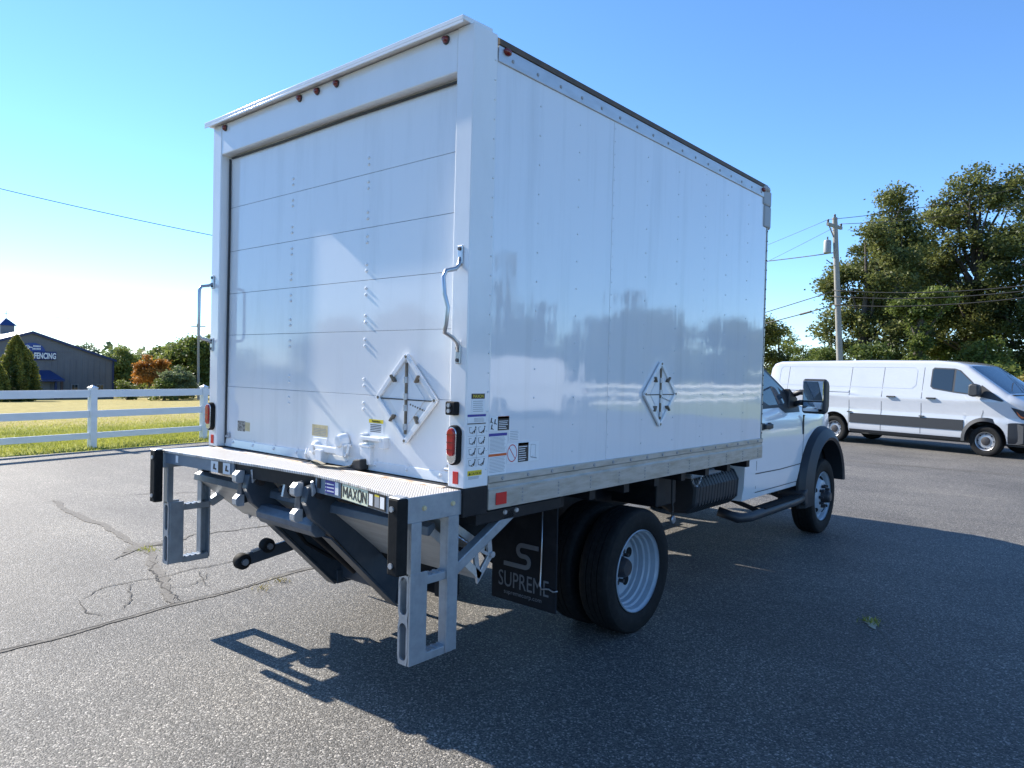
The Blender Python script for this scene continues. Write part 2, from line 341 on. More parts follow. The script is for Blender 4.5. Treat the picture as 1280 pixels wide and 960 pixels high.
# ------------------------------------------------------------------ ground
def ground_z(x, y):
    t = np.clip(-x-13.0, 0, 125); z = -.0385*t - .0*y
    return z-.03
gx = np.unique(np.concatenate([np.linspace(-2500, -200, 12), np.linspace(-200, -10, 60), np.linspace(-10, 60, 12), np.linspace(60, 2500, 12)]))
gy = np.unique(np.concatenate([np.linspace(-2500, -100, 10), np.linspace(-100, 160, 40), np.linspace(160, 2500, 10)]))
X, Y = np.meshgrid(gx, gy, indexing='ij'); Z = ground_z(X, Y)
nx, ny = X.shape; ii = np.arange(nx*ny).reshape(nx, ny)
q = np.stack([ii[:-1, :-1], ii[1:, :-1], ii[1:, 1:], ii[:-1, 1:]], -1).reshape(-1, 4)
g = fast_mesh('field_ground', np.stack([X, Y, Z], -1).reshape(-1, 3), q, 'field'); tag(g, 'grass field sloping away beyond the white fence', 'ground', kind='structure')
lot_poly = []
for k in range(60):                                   # slightly ragged west edge of the paving
    y = -40+k*66/59; lot_poly.append((-10.83-.135*(y)+.05*math.sin(k*1.7)+.04*math.sin(k*.63), y))
lot_poly += [(-6, 26.3), (6, 25.9), (19.0, 26), (19.0, -40)]
lot = MB(); n_ = len(lot_poly); lot.add([(x, y, 0) for x, y in lot_poly]+[(x, y, -.1) for x, y in lot_poly], [tuple(range(n_))]+[(i, (i+1) % n_, n_+(i+1) % n_, n_+i) for i in range(n_)])
lot = lot.build('parking_lot', 'asphalt'); tag(lot, 'worn grey asphalt parking lot under the truck', 'parking lot', kind='structure'); ORG['parking_lot'] = Vector((0, 0, 0))
def crack(pts, wd, m, z=.004, jag=.03, step=.04):
    P = [Vector((x, y, 0)) for x, y in pts]; out = []
    for a, b in zip(P[:-1], P[1:]):
        k = max(2, int((b-a).length/step)); out += [a.lerp(b, i/k) for i in range(k)]
    out.append(P[-1]); l = []; r = []; jx = 0; wv = 1
    for i, p in enumerate(out):
        d = (out[min(i+1, len(out)-1)]-out[max(i-1, 0)]).normalized(); s = Vector((-d.y, d.x, 0))
        jx = jx*.86+random.uniform(-jag, jag)*.6; wv = wv*.72+random.uniform(.25, 1.5)*.28; w_ = wd*wv*min(1, .15+i*.25, .15+(len(out)-1-i)*.25)
        l.append(p+s*(jx+w_/2)); r.append(p+s*(jx-w_/2))
    mb = MB(); mb.add([(v.x, v.y, z) for v in l+r], [(i, i+1, len(l)+i+1, len(l)+i) for i in range(len(l)-1)])
    return mb.build('crack', m, lot, fix=False)
crack([(-1.22, -2.6), (-1.27, -1.9), (-1.3, -1.17), (-1.314, -.925), (-1.368, -.594), (-1.424, -.138), (-1.458, .32), (-1.56, .878), (-1.56, 1.8), (-1.7, 4), (-1.75, 8)], .045, 'crack_brown', .0042, .012)
crack([(-1.22, -2.6), (-1.3, -1.17), (-1.368, -.594), (-1.424, -.138), (-1.458, .32), (-1.58, .878), (-1.57, 1.8), (-1.7, 4)], .010, 'crack_dark', .0055, .02)
crack([(-6.2, .62), (-5.561, .517), (-4.469, .499), (-3.571, .42), (-2.998, .362), (-2.19, .114), (-1.45, -.1)], .085, 'crack_brown', .0042, .02)
crack([(-2.7, .27), (-2.19, .114), (-1.45, -.1)], .014, 'crack_dark', .0055, .04)
crack([(-2.933, .04), (-3.092, .265), (-3.279, .409), (-3.168, .613), (-3.394, .947), (-3.277, 1.386), (-3.3, 2.4)], .03, 'crack_brown', .005, .04)
crack([(-3.1, .2), (-3.279, .409), (-3.25, .8)], .15, 'crack_brown', .006, .04)
crack([(-1.993, -.532), (-2.182, -.324), (-2.165, -.106), (-2.125, .117), (-2.194, .372), (-2.202, .793), (-2.33, 1.873)], .011, 'crack_dark', .005, .03)
crack([(-1.534, -.434), (-1.7, -.30), (-1.955, -.234), (-2.161, -.101)], .008, 'crack_dark', .006, .03)
crack([(-1.993, -.532), (-1.681, -.579), (-1.5, -.52)], .010, 'crack_dark', .005, .03)
crack([(-2.15, .417), (-1.9, .3), (-1.627, .233)], .007, 'crack_dark', .005, .03)
crack([(-1.86, 0), (-1.776, .141), (-1.872, .28), (-2.031, .437)], .008, 'crack_dark', .0065, .03)
crack([(-6.0, 1.282), (-5.65, 2.134), (-5.521, 3.889)], .02, 'crack_dark', .005, .05)
crack([(2.7, 2.2), (2.4, 2.7), (2.2, 3.2), (2.05, 3.8)], .008, 'crack_brown', .005, .03)
crack([(2.32, 2.86), (2.25, 3.0), (2.2, 3.12)], .07, 'painted_sun_spot', .006, .02, .03)  # sunlit spot inside the truck shadow, painted as a pale ribbon
for yy, xx in ((15.0, 6), (12.5, 3), (19.5, 2)):
    crack([(xx, yy), (xx+4, yy+.4), (xx+9, yy+.3)], .05, 'crack_dark', .005, .08, .2)
crack([(-4, 13.2), (2, 13.6), (9, 13.1)], .10, 'crack_brown', .0042, .08, .2)

# grass blades along the verge and weeds
def blades(pts, h, wd, lean):
    n = len(pts); a = RNG.uniform(0, 2*PI, n); s = np.stack([np.cos(a), np.sin(a), np.zeros(n)], 1); b = RNG.uniform(0, 2*PI, n)
    hh = h*RNG.uniform(.45, 1.3, n); ln = lean*RNG.uniform(.2, 1, n)*hh
    top = pts+np.stack([np.cos(b)*ln, np.sin(b)*ln, hh], 1); ww = wd*RNG.uniform(.6, 1.3, n)[:, None]
    v = np.stack([pts-s*ww, pts+s*ww, top+s*ww*.15, top-s*ww*.15], 1).reshape(-1, 3)
    return v, np.arange(4*n).reshape(n, 4)
n = 120000
yy = RNG.uniform(-10, 24, n); off = RNG.gamma(1.6, 3.2, n); xx = -10.86-.135*yy-off-RNG.uniform(-.06, .1, n)
keep = off < 26; xx, yy, off = xx[keep], yy[keep], off[keep]
clump = (np.sin(xx*2.1+np.sin(yy*1.3)*2)+np.sin(yy*2.7+xx*.6))*.25+.5
pts = np.stack([xx, yy, ground_z(xx, yy)], 1); v, f = blades(pts, .055, .009, .9)
tn = np.clip(.25+.35*clump+RNG.normal(0, .18, len(xx))+np.clip((off-7)/14, 0, .5), 0, 1)
gr = fast_mesh('grass', v, f, 'grass_green', tint=tn); tag(gr, 'green mown grass along the white fence', 'grass', kind='stuff')
def weed(loc, r, n, label, m='grass_green'):
    p = np.array([loc[0], loc[1], .004])+np.concatenate([RNG.normal(0, r, (n, 2)), np.zeros((n, 1))], 1)
    v, f = blades(p, .028, .0035, 1.6); o = fast_mesh('weed_tuft', v, f, m, tint=RNG.uniform(0, 1, n)); return tag(o, label, 'weed', kind='stuff')
weed((-3.055, .386), .045, 60, 'small green weed tuft where the pavement cracks meet')
weed((-1.409, .688), .035, 40, 'yellow dry weed on the seam behind the roller arm', 'leaf_gold')
weed((-1.33, .50), .03, 30, 'tiny yellow leaf scrap on the seam, nearer than the dry weed', 'leaf_gold')
weed((2.25, 3.0), .035, 90, 'green weed growing in a crack painted pale as a sunlit spot inside the truck shadow')

# ------------------------------------------------------------------ box truck
T = thing('box_truck', 'white box truck with folded steel liftgate parked on the asphalt', 'truck', (0, 2.6, 0))
HW, ZB, ZT, BL = 1.22, 1.12, 3.28, 3.60
# cargo body -------------------------------------------------------
for s in (-1, 1):
    xo, xi = s*1.222, s*1.112
    p = MB().box(min(xo, xi), max(xo, xi), 0, .165, ZB, ZT).build('rear_post', 'white_paint', T, .006)
    if s == 1:
        rv = MB()
        for k in range(22): rv.ball((1.222, .148, 1.2+k*.093), .0055, 6, 4)
        rv.build('rivets', 'white_paint', p, smooth='all', kind='stuff')
MB().box(-1.112, 1.112, .002, .12, 3.078, 3.277).build('header', 'white_paint', T, .005)
dr = MB(); dr.prism([(-.045, 3.285), (.16, 3.285), (.16, 3.315), (-.045, 3.307)], 0, -1.262, 1.19); dr.box(-1.262, 1.19, -.045, -.040, 3.270, 3.285)
dr.build('drip_rail', 'white_paint', T, .003)
for x in (1.037, .169, -.014, -.19, -1.06):
    h = MB().lathe([(.0, -.026), (.011, -.023), (.017, -.013), (.018, .0)], (x, 0, 3.246), 1, 18).build('marker_lamp', 'dark_red_lens', T, smooth=True)
    MB().lathe([(.0215, .0), (.0215, -.005), (.0175, -.007)], (x, .001, 3.246), 1, 18).build('bezel', 'hub_dark', h, smooth=True)
h = MB().ball((1.230, .225, 3.215), .022, 12, 7, (.8, 1.25, .8)).build('marker_lamp', 'dark_red_lens', T, smooth='all')
h = MB().ball((1.230, 3.43, 3.212), .022, 12, 7, (.8, 1.6, .8)).build('marker_lamp', 'dark_red_lens', T, smooth='all')
# side skins
RIV = MB()
for s in (-1, 1):
    xs = sorted((s*1.196, s*1.217))
    for k, (a, b) in enumerate(((.167, 1.197), (1.199, 2.403), (2.405, 3.545))):
        pm = MB(); off_ = .0009*(k % 2)*s
        ny_, nz_ = 14, 14; x_ = s*1.217+off_
        pm.box(xs[0]+off_, xs[1]+off_, a, b, 1.15, 3.17)
        sp = pm.build('side_panel', 'side_skin', T)
        if s == 1:
            rv = MB()
            for yc in ([a+.012] if k else [])+[a+(b-a)*.33, a+(b-a)*.67]:
                zs = np.arange(1.24, 3.12, .075 if yc < a+.05 else .15)
                for z in zs: rv.ball((x_, yc, z), .0042 if yc < a+.05 else .0054, 6, 4)
            rv.build('rivets', 'side_skin', sp, smooth='all', kind='stuff')
    # top rail, roof edge, bottom rail
    MB().box(*sorted((s*1.19, s*1.226)), .17, 3.50, 3.155, 3.232).build('top_rail', 'top_rail_aluminium', T, .003)
    rv = MB()
    for k in range(17): rv.cyl((s*1.226, .27+k*.195, 3.186), (s*1.231, .27+k*.195, 3.186), .010, .007, 8)
    rv.build('rail_bolts', 'grey_plastic', T, kind='stuff')
    MB().prism([(s*1.19, 3.2335), (s*1.231, 3.2335), (s*1.231, 3.262), (s*1.20, 3.281), (s*1.12, 3.286), (s*1.12, 3.26)], 1, .17, 3.52).build('roof_edge', 'roof_brown', T, .002)
    br = MB().prism([(s*1.19, 1.0), (s*1.229, 1.0), (s*1.229, 1.10), (s*1.224, 1.105), (s*1.224, 1.128), (s*1.231, 1.133), (s*1.231, 1.166), (s*1.19, 1.166)], 1, .165, 3.57).build('bottom_rail', 'rail_aluminium', T, .0015)
    if s == 1:
        rv = MB()
        for k in range(17): rv.cyl((1.231, .26+k*.2, 1.148), (1.237, .26+k*.2, 1.148), .010, .008, 8)
        for k in range(11):
            for z in (1.022, 1.04, 1.062, 1.08): rv.cyl((1.229, .42+k*.305, z), (1.2325, .42+k*.305, z), .006, .005, 6)
        rv.build('rail_bolts', 'grey_plastic', br, kind='stuff')
        rib = MB()
        for z in (1.012, 1.033, 1.052, 1.072, 1.090): rib.box(1.229, 1.2305, .17, 3.565, z, z+.004)
        rib.build('ribs', 'rail_aluminium', br)
    # front corner
    fc = MB()
    prof = [(3.50, 1.05), (3.575, 1.05), (3.60, 1.06), (3.60, 3.2), (3.575, 3.21), (3.50, 3.21)]
    arc = [(s*(1.222-.10*(1-math.cos(t))), 3.548+.10*math.sin(t)) for t in np.linspace(0, PI/2, 7)]
    poly = arc+[(s*1.10, 3.56), (s*1.196, 3.548)]
    fc.prism(poly, 2, 1.0, 3.16); fc.build('front_post', 'rail_aluminium', T, smooth=30)
    rv = MB()
    for k in range(26): rv.ball((s*1.2225, 3.555, 1.05+k*.08), .006, 6, 4)
    rv.build('rivets', 'hub_dark', T, kind='stuff')
    cc = MB()
    for z0, z1, d0 in ((2.92, 3.10, .05), (3.10, 3.225, .085)):
        cc.prism([(s*1.229, 3.50-d0*.6), (s*1.229, 3.60), (s*1.20, 3.66), (s*1.10, 3.68), (s*1.10, 3.50-d0*.6)], 2, z0, z1)
    cc.build('corner_cap', 'grey_plastic', T, .012)
    MB().ball((s*1.195, 3.50, 3.235), .05, 14, 8, (1, 2.2, .7)).build('corner_dome', 'grey_plastic', T, smooth='all')
box('front_wall', 'white_paint', T, -1.11, 1.11, 3.60, 3.66, 1.02, 3.24)
box('roof_skin', 'white_paint', T, -1.12, 1.12, .161, 3.62, 3.262, 3.279)
box('cargo_floor', 'black_steel', T, -1.195, 1.195, .12, 3.56, 1.02, 1.12)
# rear sill
box('rear_sill', 'black_steel', T, -1.2215, 1.2215, -.001, .164, .985, 1.118, bevel=.004)
# roll-up door --------------------------------------------------
DY = .066; zs = [1.128, 1.527, 1.874, 2.153, 2.438, 2.732, 3.12]
mats_ = 'door_skin'
for k in range(6):
    y0 = DY+.0006*k
    mb = MB().prism([(y0, zs[k]+.0008), (y0+.028, zs[k]+.0008), (y0+.028, zs[k+1]-.0008), (y0+.003, zs[k+1]-.0008), (y0, zs[k+1]-.0025)], 0, -1.108, 1.108)
    dp = mb.build('door_panel', mats_, T)
    rv = MB()
    for xc in (.376, -.356):
        for dz in ((.05, .085, -.045, -.08) if k else (-.045, -.08)):
            z = zs[k]+dz if dz > 0 else zs[k+1]+dz
            if k == 5 and dz < 0: continue
            rv.ball((xc+.003, y0-.001, z), .011, 8, 5, (1, .6, .8))
    rv.build('rivets', 'door_skin', dp, smooth='all', kind='stuff')
box('door_backing', 'grey_plastic', T, -1.108, 1.108, .112, .118, 1.13, 3.10)
for s in (-1, 1):                                       # weather seals down the jambs
    MB().tube([(s*1.104, .060, 3.06), (s*1.098-.004*s, .058, 2.6), (s*1.100, .060, 2.2), (s*1.094, .056, 1.9), (s*1.102, .06, 1.5), (s*1.104, .06, 1.14)], .007, 6).build('door_seal', 'black_plastic', T, smooth=True)
MB().tube([(-1.08, .062, 3.064), (-.5, .060, 3.060), (.2, .062, 3.066), (1.08, .06, 3.062)], .007, 6).build('door_seal', 'black_plastic', T, smooth=True)
br = MB().prism([(.055, 1.122), (.072, 1.122), (.072, 1.175), (.062, 1.172)], 0, -1.10, 1.10).build('door_bottom_bar', 'door_skin', T, .002)
rv = MB()
for k in range(9): rv.ball((-1.0+k*.25, .060, 1.155), .010, 6, 4); rv.box(-1.01+k*.25, -.99+k*.25, .0625, .0635, 1.15, 1.185)
rv.build('rivets', 'door_skin', br, kind='stuff')
for x in (-1.06, 1.06):
    MB().box(x-.012, x+.012, .052, .0725, 1.18, 1.215).cyl((x-.02, .052, 1.19), (x+.02, .052, 1.19), .009).build('roller', 'steel_rod', T, .002)
# latch assembly (painted over)
lt = MB().box(-.085, .055, .060, .0725, 1.13, 1.262).build('latch_plate', 'door_skin', T, .004)
MB().lathe([(.0, -.036), (.022, -.036), (.026, -.03), (.042, -.02), (.045, 0)], (-.035, .062, 1.20), 1, 20).build('latch_pivot', 'door_skin', lt, smooth=True)
MB().box(-.03, .235, .026, .052, 1.185, 1.222).build('latch_bar', 'door_skin', lt, .006)
MB().box(.01, .07, .012, .0725, 1.122, 1.20).build('latch_post', 'door_skin', lt, .004)
k_ = MB(); k_.lathe([(.0, -.05), (.03, -.05), (.04, -.035), (.045, 0)], (.225, .06, 1.262), 1, 16); k_.box(.205, .285, .018, .06, 1.235, 1.25); k_.box(.19, .26, .022, .066, 1.18, 1.24)
k_.build('latch_knob', 'door_skin', lt, .003, smooth=30)
MB().tube([(.288, .04, 1.245), (.29, .03, 1.20), (.272, .03, 1.18), (.262, .03, 1.20)], .006, 6).build('latch_hook', 'door_skin', lt, smooth=True)
MB().tube([(-.12, .05, 1.19), (-.105, .03, 1.16), (-.11, .045, 1.135)], .009, 6).build('latch_trigger', 'door_skin', lt, smooth=True)
l2 = MB().box(.392, .475, .040, .0725, 1.15, 1.245).box(.385, .48, .032, .0725, 1.245, 1.262).build('handle_block', 'door_skin', T, .006)
MB().box(.41, .575, .022, .0725, 1.286, 1.306).box(.555, .60, .03, .0725, 1.25, 1.308).box(.395, .425, .03, .0725, 1.27, 1.32).build('handle_bar', 'door_skin', l2, .004)
# pull strap lying on the plate
def ribbon(path, wv, th=.003):
    m_ = MB(); rows = []
    for p in path:
        p = Vector(p); wv_ = Vector(wv); rows.append([p+wv_+Vector((0, 0, th)), p-wv_+Vector((0, 0, th)), p-wv_, p+wv_, p+wv_+Vector((0, 0, th))])
    return m_.loft(rows)
st = ribbon([(.40, .05, 1.165), (.36, .0, 1.140), (.29, -.02, 1.127), (.21, -.032, 1.126), (.12, -.045, 1.124), (.075, -.05, 1.138), (.085, -.047, 1.146), (.13, -.04, 1.140), (.17, -.036, 1.130)], (.004, -.016, 0)).build('pull_strap', 'strap_web', T, smooth=True)
MB().prism([(.345, 1.125), (.45, 1.125), (.445, 1.185), (.38, 1.175)], 1, .0, .055).build('strap_sleeve', 'strap_dark', st, .008)
ribbon([(.36, .0, 1.134), (.26, -.035, 1.1235), (.14, -.062, 1.1235)], (.003, -.006, 0)).build('strap_edge', 'strap_dark', st)
# diamond placard holders --------------------------------------
def placard(c, r, axis):
    c = Vector(c); n = Vector((0, -1, 0)) if axis == 'rear' else Vector((1, 0, 0)); h = Vector((1, 0, 0)) if axis == 'rear' else Vector((0, 1, 0)); z = Vector((0, 0, 1))
    P = lambda a, b, d: c+h*a+z*b+n*d
    corners = [(0, r), (r, 0), (0, -r), (-r, 0)]
    mb = MB()
    q = [P(a, b, d) for d in (.002, .008) for a, b in corners]; mb.add(q, [(0, 1, 2, 3), (4, 5, 6, 7)]+[(i, (i+1) % 4, 4+(i+1) % 4, 4+i) for i in range(4)])
    o = mb.build('placard_holder', 'white_paint', T)
    rim = MB()
    for i in range(4):
        a, b = corners[i], corners[(i+1) % 4]; p0, p1 = P(a[0]*.96, a[1]*.96, .014), P(b[0]*.96, b[1]*.96, .014)
        rim.beam(p0, p1, .026, .014, n.cross((p1-p0).normalized()))
    rim.build('rim', 'white_paint', o, .003)
    hn = MB().cyl(P(.0, r*.80, .014), P(.0, -r*.78, .014), .0075, n=10).build('hinge', 'hinge_brown', o)
    kn = MB()
    for t in (.42, .05, -.2, -.62): kn.cyl(P(0, r*t+.016, .016), P(0, r*t-.016, .016), .012, n=10)
    kn.build('knuckles', 'bright_zinc', hn, kind='stuff')
    flap = MB(); rr = r*.60
    flap.add([P(a, b, d) for d in (.009, .0115) for a, b in ((-.012, rr), (-.012, -rr), (-rr, 0))], [(0, 1, 2), (3, 4, 5), (0, 1, 4, 3), (1, 2, 5, 4), (2, 0, 3, 5)])
    flap.add([P(a, b, d) for d in (.009, .0115) for a, b in ((.012, rr), (.012, -rr), (rr, 0))], [(0, 1, 2), (3, 4, 5), (0, 1, 4, 3), (1, 2, 5, 4), (2, 0, 3, 5)])
    flap.build('flap', 'decal_white', o)
    MB().box(0, 0, 0, 0, 0, 0)
    sl = MB().beam(P(-r*.9, -.004, .0125), P(r*.9, -.004, .0125), .006, .003, z).build('slot', 'hub_dark', o)
    for a, b in ((.47, .53), (-.47, .53), (.47, -.53), (-.47, -.53)):
        MB().beam(P(r*a*.98, r*b*.98, .024), P(r*a*.74, r*b*.70, .020), .026, .010, n).build('clip', 'hinge_brown', o, .002)
    sc = MB()
    for k in range(7): sc.cyl(P(r*.15+k*.018, r*(-.12-.02*k), .0115), P(r*.15+k*.018, r*(-.12-.02*k), .0135), .005, n=6)
    for a, b in corners: sc.cyl(P(a*.93, b*.93, .02), P(a*.93, b*.93, .0235), .008, n=8)
    sc.build('screws', 'hinge_brown', o, kind='stuff')
placard((.744, DY-.002, 1.520), .232, 'rear'); placard((1.2195, 1.805, 1.550), .212, 'side')
# lamps and fittings of the rear posts
for s in (-1, 1):
    x = s*1.166; zc = 1.322
    def stad(rx, rz, k=10): return [(x+rx*math.cos(t), zc+(rz-rx if math.sin(t) >= 0 else -(rz-rx))+rx*math.sin(t)) for t in np.linspace(0, 2*PI, 2*k, endpoint=False)]
    hs = MB().prism(stad(.036, .094), 1, -.030, -.0005).build('tail_lamp', 'rubber', T, .004)
    MB().prism(stad(.030, .086), 1, -.036, -.029).build('bezel', 'chrome', hs, .002)
    MB().prism([(a, b+.014) for a, b in stad(.024, .066)], 1, -.046, -.0355).build('lens', 'red_lens', hs, .006)
    for z in (1.302, 1.336, 1.372): MB().box(x-.021, x+.021, -.0475, -.0455, z-.002, z+.002).build('lens_rib', 'dark_red_lens', hs)
    box('reflector', 'red_reflector', T, x-.017, x+.017, -.005, -.0005, 1.138, 1.196, bevel=.001)
    # grab handle
    if s == 1: path = [(1.168, -.004, 2.20), (1.168, -.012, 2.165), (1.166, -.03, 2.145), (1.158, -.085, 2.130), (1.155, -.098, 2.10), (1.165, -.098, 2.02), (1.180, -.09, 1.96), (1.172, -.092, 1.88), (1.160, -.088, 1.845), (1.164, -.04, 1.825), (1.170, -.012, 1.80), (1.168, -.005, 1.76)]
    else: path = [(-1.19, -.004, 2.22), (-1.19, -.03, 2.205), (-1.19, -.082, 2.195), (-1.192, -.095, 2.17), (-1.192, -.095, 2.0), (-1.192, -.095, 1.87), (-1.19, -.08, 1.845), (-1.19, -.03, 1.835), (-1.19, -.004, 1.82)]
    gh = MB().tube(path, .0105, 10).build('grab_handle', 'steel_rod', T, smooth='all')
    for z in (path[0][2]+.012, path[-1][2]-.012):
        MB().box(path[0][0]-.016, path[0][0]+.016, -.010, -.0005, z-.045, z+.045).build('foot_plate', 'steel_rod', gh, .004)
        bt = MB()
        for d in (-.028, .028): bt.cyl((path[0][0], -.010, z+d), (path[0][0], -.016, z+d), .009, n=8)
        bt.build('bolts', 'hub_dark', gh, kind='stuff')
bl = MB().box(1.118, 1.182, -.034, -.0005, 1.462, 1.526).build('bump_stop', 'rubber', T, .006)
MB().cyl((1.146, -.034, 1.508), (1.146, -.042, 1.508), .010, n=10).cyl((1.146, -.034, 1.482), (1.146, -.042, 1.482), .010, n=10).build('bolts', 'bright_zinc', bl, kind='stuff')
# decals on the side ---------------------------------------------
def decal_side(y0, y1, z0, z1, m='decal_white', x=1.2224, lines=(), blocks=(), name='decal'):
    o = MB().box(x, x+.0008, y0, y1, z0, z1).build(name, m, T); W_, H_ = y1-y0, z1-z0
    for (a, b, c, d, mm) in blocks: MB().box(x+.0009, x+.0014, y0+a*W_, y0+b*W_, z0+c*H_, z0+d*H_).build('printed_block', mm, o)
    ln = MB()
    for (a, b, c, t) in lines: ln.box(x+.0015, x+.0019, y0+a*W_, y0+b*W_, z0+c*H_-t/2, z0+c*H_+t/2)
    if lines: ln.build('printed_lines', 'print_grey', o, kind='stuff')
    return o
def tlines(a, b, c0, c1, n, t=.0022): return [(a, b-random.uniform(0, .12)*(b-a), c, t) for c in np.linspace(c0, c1, n)]
R_, U_ = (0, 1, 0), (0, 0, 1)
d = decal_side(.035, .126, 1.470, 1.565, blocks=[(0, 1, .74, 1, 'decal_black')], lines=tlines(.12, .9, .12, .62, 6)); text('lettering', 'MAXON', 'decal_yellow', d, .021, (1.2239, .045, 1.5455), R_, U_, width=.07)
d = decal_side(.011, .137, 1.421, 1.467, blocks=[(0, 1, .76, 1, 'decal_blue'), (0, 1, 0, .1, 'decal_black')], lines=tlines(.35, .92, .25, .6, 4, .0018))
d = decal_side(.012, .139, 1.210, 1.416, lines=[(.02, .98, k*.25+.005, .0012) for k in range(1, 4)]+[(.495, .505, .5, .19)])
fig = MB()
for i in range(4):
    for j in range(2):
        yb, zb = .012+.127*(j*.5+.36), 1.214+i*.0515
        fig.beam((1.2244, yb, zb+.010), (1.2244, yb+.008, zb+.032), .006, .0006, (0, 1, 0)); fig.beam((1.2244, yb+.002, zb+.022), (1.2244, yb-.014, zb+.012), .004, .0006, (0, 0, 1))
        fig.ball((1.2244, yb+.009, zb+.038), .0045, 6, 4, (.2, 1, 1)); fig.beam((1.2244, yb-.030, zb+.014), (1.2244, yb-.006, zb+.008), .003, .0006, (0, 0, 1))
        fig.beam((1.2244, yb-.030, zb+.014), (1.2244, yb-.034, zb+.038), .0016, .0006, (0, 1, 0)); fig.beam((1.2244, yb-.034, zb+.038), (1.2244, yb-.018, zb+.038), .0016, .0006, (0, 0, 1))
fig.build('printed_figures', 'decal_black', d, kind='stuff')
d = decal_side(.019, .121, 1.160, 1.202, blocks=[(0, .95, .42, 1, 'decal_yellow')], lines=tlines(.05, .8, .08, .3, 3, .002)); text('lettering', '▲CAUTION', 'decal_black', d, .0185, (1.2240, .024, 1.1815), R_, U_, width=.088)
xs2 = 1.2180
d = decal_side(.168, .314, 1.383, 1.452, x=xs2, blocks=[(.42, 1, 0, .98, 'decal_black'), (.42, 1, .82, 1.0, 'decal_orange')]); 
ln = MB()
for z in (1.392, 1.401, 1.410, 1.419, 1.428): ln.box(xs2+.0016, xs2+.002, .236, .236+.07*random.uniform(.75, 1), z-.0016, z+.0016)
ln.build('printed_lines', 'decal_white', d, kind='stuff')
fg = MB()
for yb, zb in ((.178, 1.422), (.205, 1.415), (.182, 1.39)): fg.beam((xs2+.0014, yb, zb), (xs2+.0014, yb+.006, zb+.024), .007, .0006, (0, 1, 0)); fg.beam((xs2+.0014, yb, zb+.008), (xs2+.0014, yb+.016, zb-.002), .004, .0006, (0, 0, 1))
fg.build('printed_figures', 'decal_black', d, kind='stuff')
d = decal_side(.167, .300, 1.1685, 1.370, x=xs2, blocks=[(0, 1, .93, 1, 'decal_blue'), (0, 1, .44, .50, 'decal_orange')], lines=tlines(.06, .95, .55, .9, 12, .0018)+tlines(.06, .95, .06, .41, 11, .0018))
d = decal_side(.313, .398, 1.326, 1.378, x=xs2, lines=tlines(.1, .9, .1, .9, 6, .002))
d = decal_side(.302, .558, 1.213, 1.314, x=xs2, blocks=[(.34, .66, .02, .98, 'decal_black'), (.34, .66, .86, .98, 'decal_orange')])
ln = MB()
for z in np.linspace(1.224, 1.292, 7): ln.box(xs2+.0016, xs2+.002, .394, .394+.07*random.uniform(.7, 1), z-.0018, z+.0018)
ln.build('printed_lines', 'decal_white', d, kind='stuff')
cy, cz, cr = .343, 1.264, .037; ring = [(cy+cr*math.cos(t), cz+1.2*cr*math.sin(t)) for t in np.linspace(0, 2*PI, 24, endpoint=False)]; rin = [(cy+(cr-.004)*math.cos(t), cz+1.2*(cr-.004)*math.sin(t)) for t in np.linspace(0, 2*PI, 24, endpoint=False)]
sg = MB().frame(ring, rin, 0, xs2+.0009, xs2+.0013); sg.beam((xs2+.0011, cy-.025, cz+.031), (xs2+.0011, cy+.025, cz-.031), .004, .0005, (0, 1, 0)); sg.build('prohibition_ring', 'decal_red', d)
fg = MB().beam((xs2+.0012, .49, 1.235), (xs2+.0012, .54, 1.226), .005, .0006, (0, 0, 1)).beam((xs2+.0012, .492, 1.30), (xs2+.0012, .487, 1.236), .0016, .0006, (0, 1, 0)).beam((xs2+.0012, .492, 1.30), (xs2+.0012, .53, 1.295), .0016, .0006, (0, 0, 1)).beam((xs2+.0012, .53, 1.295), (xs2+.0012, .528, 1.232), .0016, .0006, (0, 1, 0))
fg.build('printed_figures', 'print_grey', d, kind='stuff')
box('reflector', 'red_reflector', T, 1.2306, 1.2345, .214, .292, 1.02, 1.079, bevel=.001)
# decals on the door
def decal_rear(x0, x1, z0, z1, m, y, par=T):
    return MB().box(x0, x1, y-.0008, y, z0, z1).build('decal', m, par)
d = decal_rear(-.955, -.86, 1.235, 1.303, 'decal_dirty', DY-.0002); MB().box(-.86, -.80, DY-.0008, DY-.0001, 1.240, 1.298).build('worn_edge', 'decal_gold', d)
d = decal_rear(-.10, .055, 1.268, 1.335, 'decal_gold', DY-.0002)
ln = MB()
for z in np.linspace(1.276, 1.312, 5): ln.box(-.085, .04, DY-.0014, DY-.0011, z-.0015, z+.0015)
ln.build('printed_lines', 'print_grey', d, kind='stuff')
d = decal_rear(.43, .551, 1.322, 1.398, 'decal_white', DY-.0002); MB().box(.43, .551, DY-.0015, DY-.0011, 1.378, 1.398).build('printed_block', 'decal_yellow', d)
text('lettering', 'WARNING', 'decal_black', d, .016, (.455, DY-.0020, 1.3815), (1, 0, 0), U_, width=.07)
ln = MB()
for z in np.linspace(1.332, 1.368, 5): ln.box(.442, .538-random.uniform(0, .02), DY-.0016, DY-.0012, z-.002, z+.002)
ln.build('printed_lines', 'decal_black', d, kind='stuff')

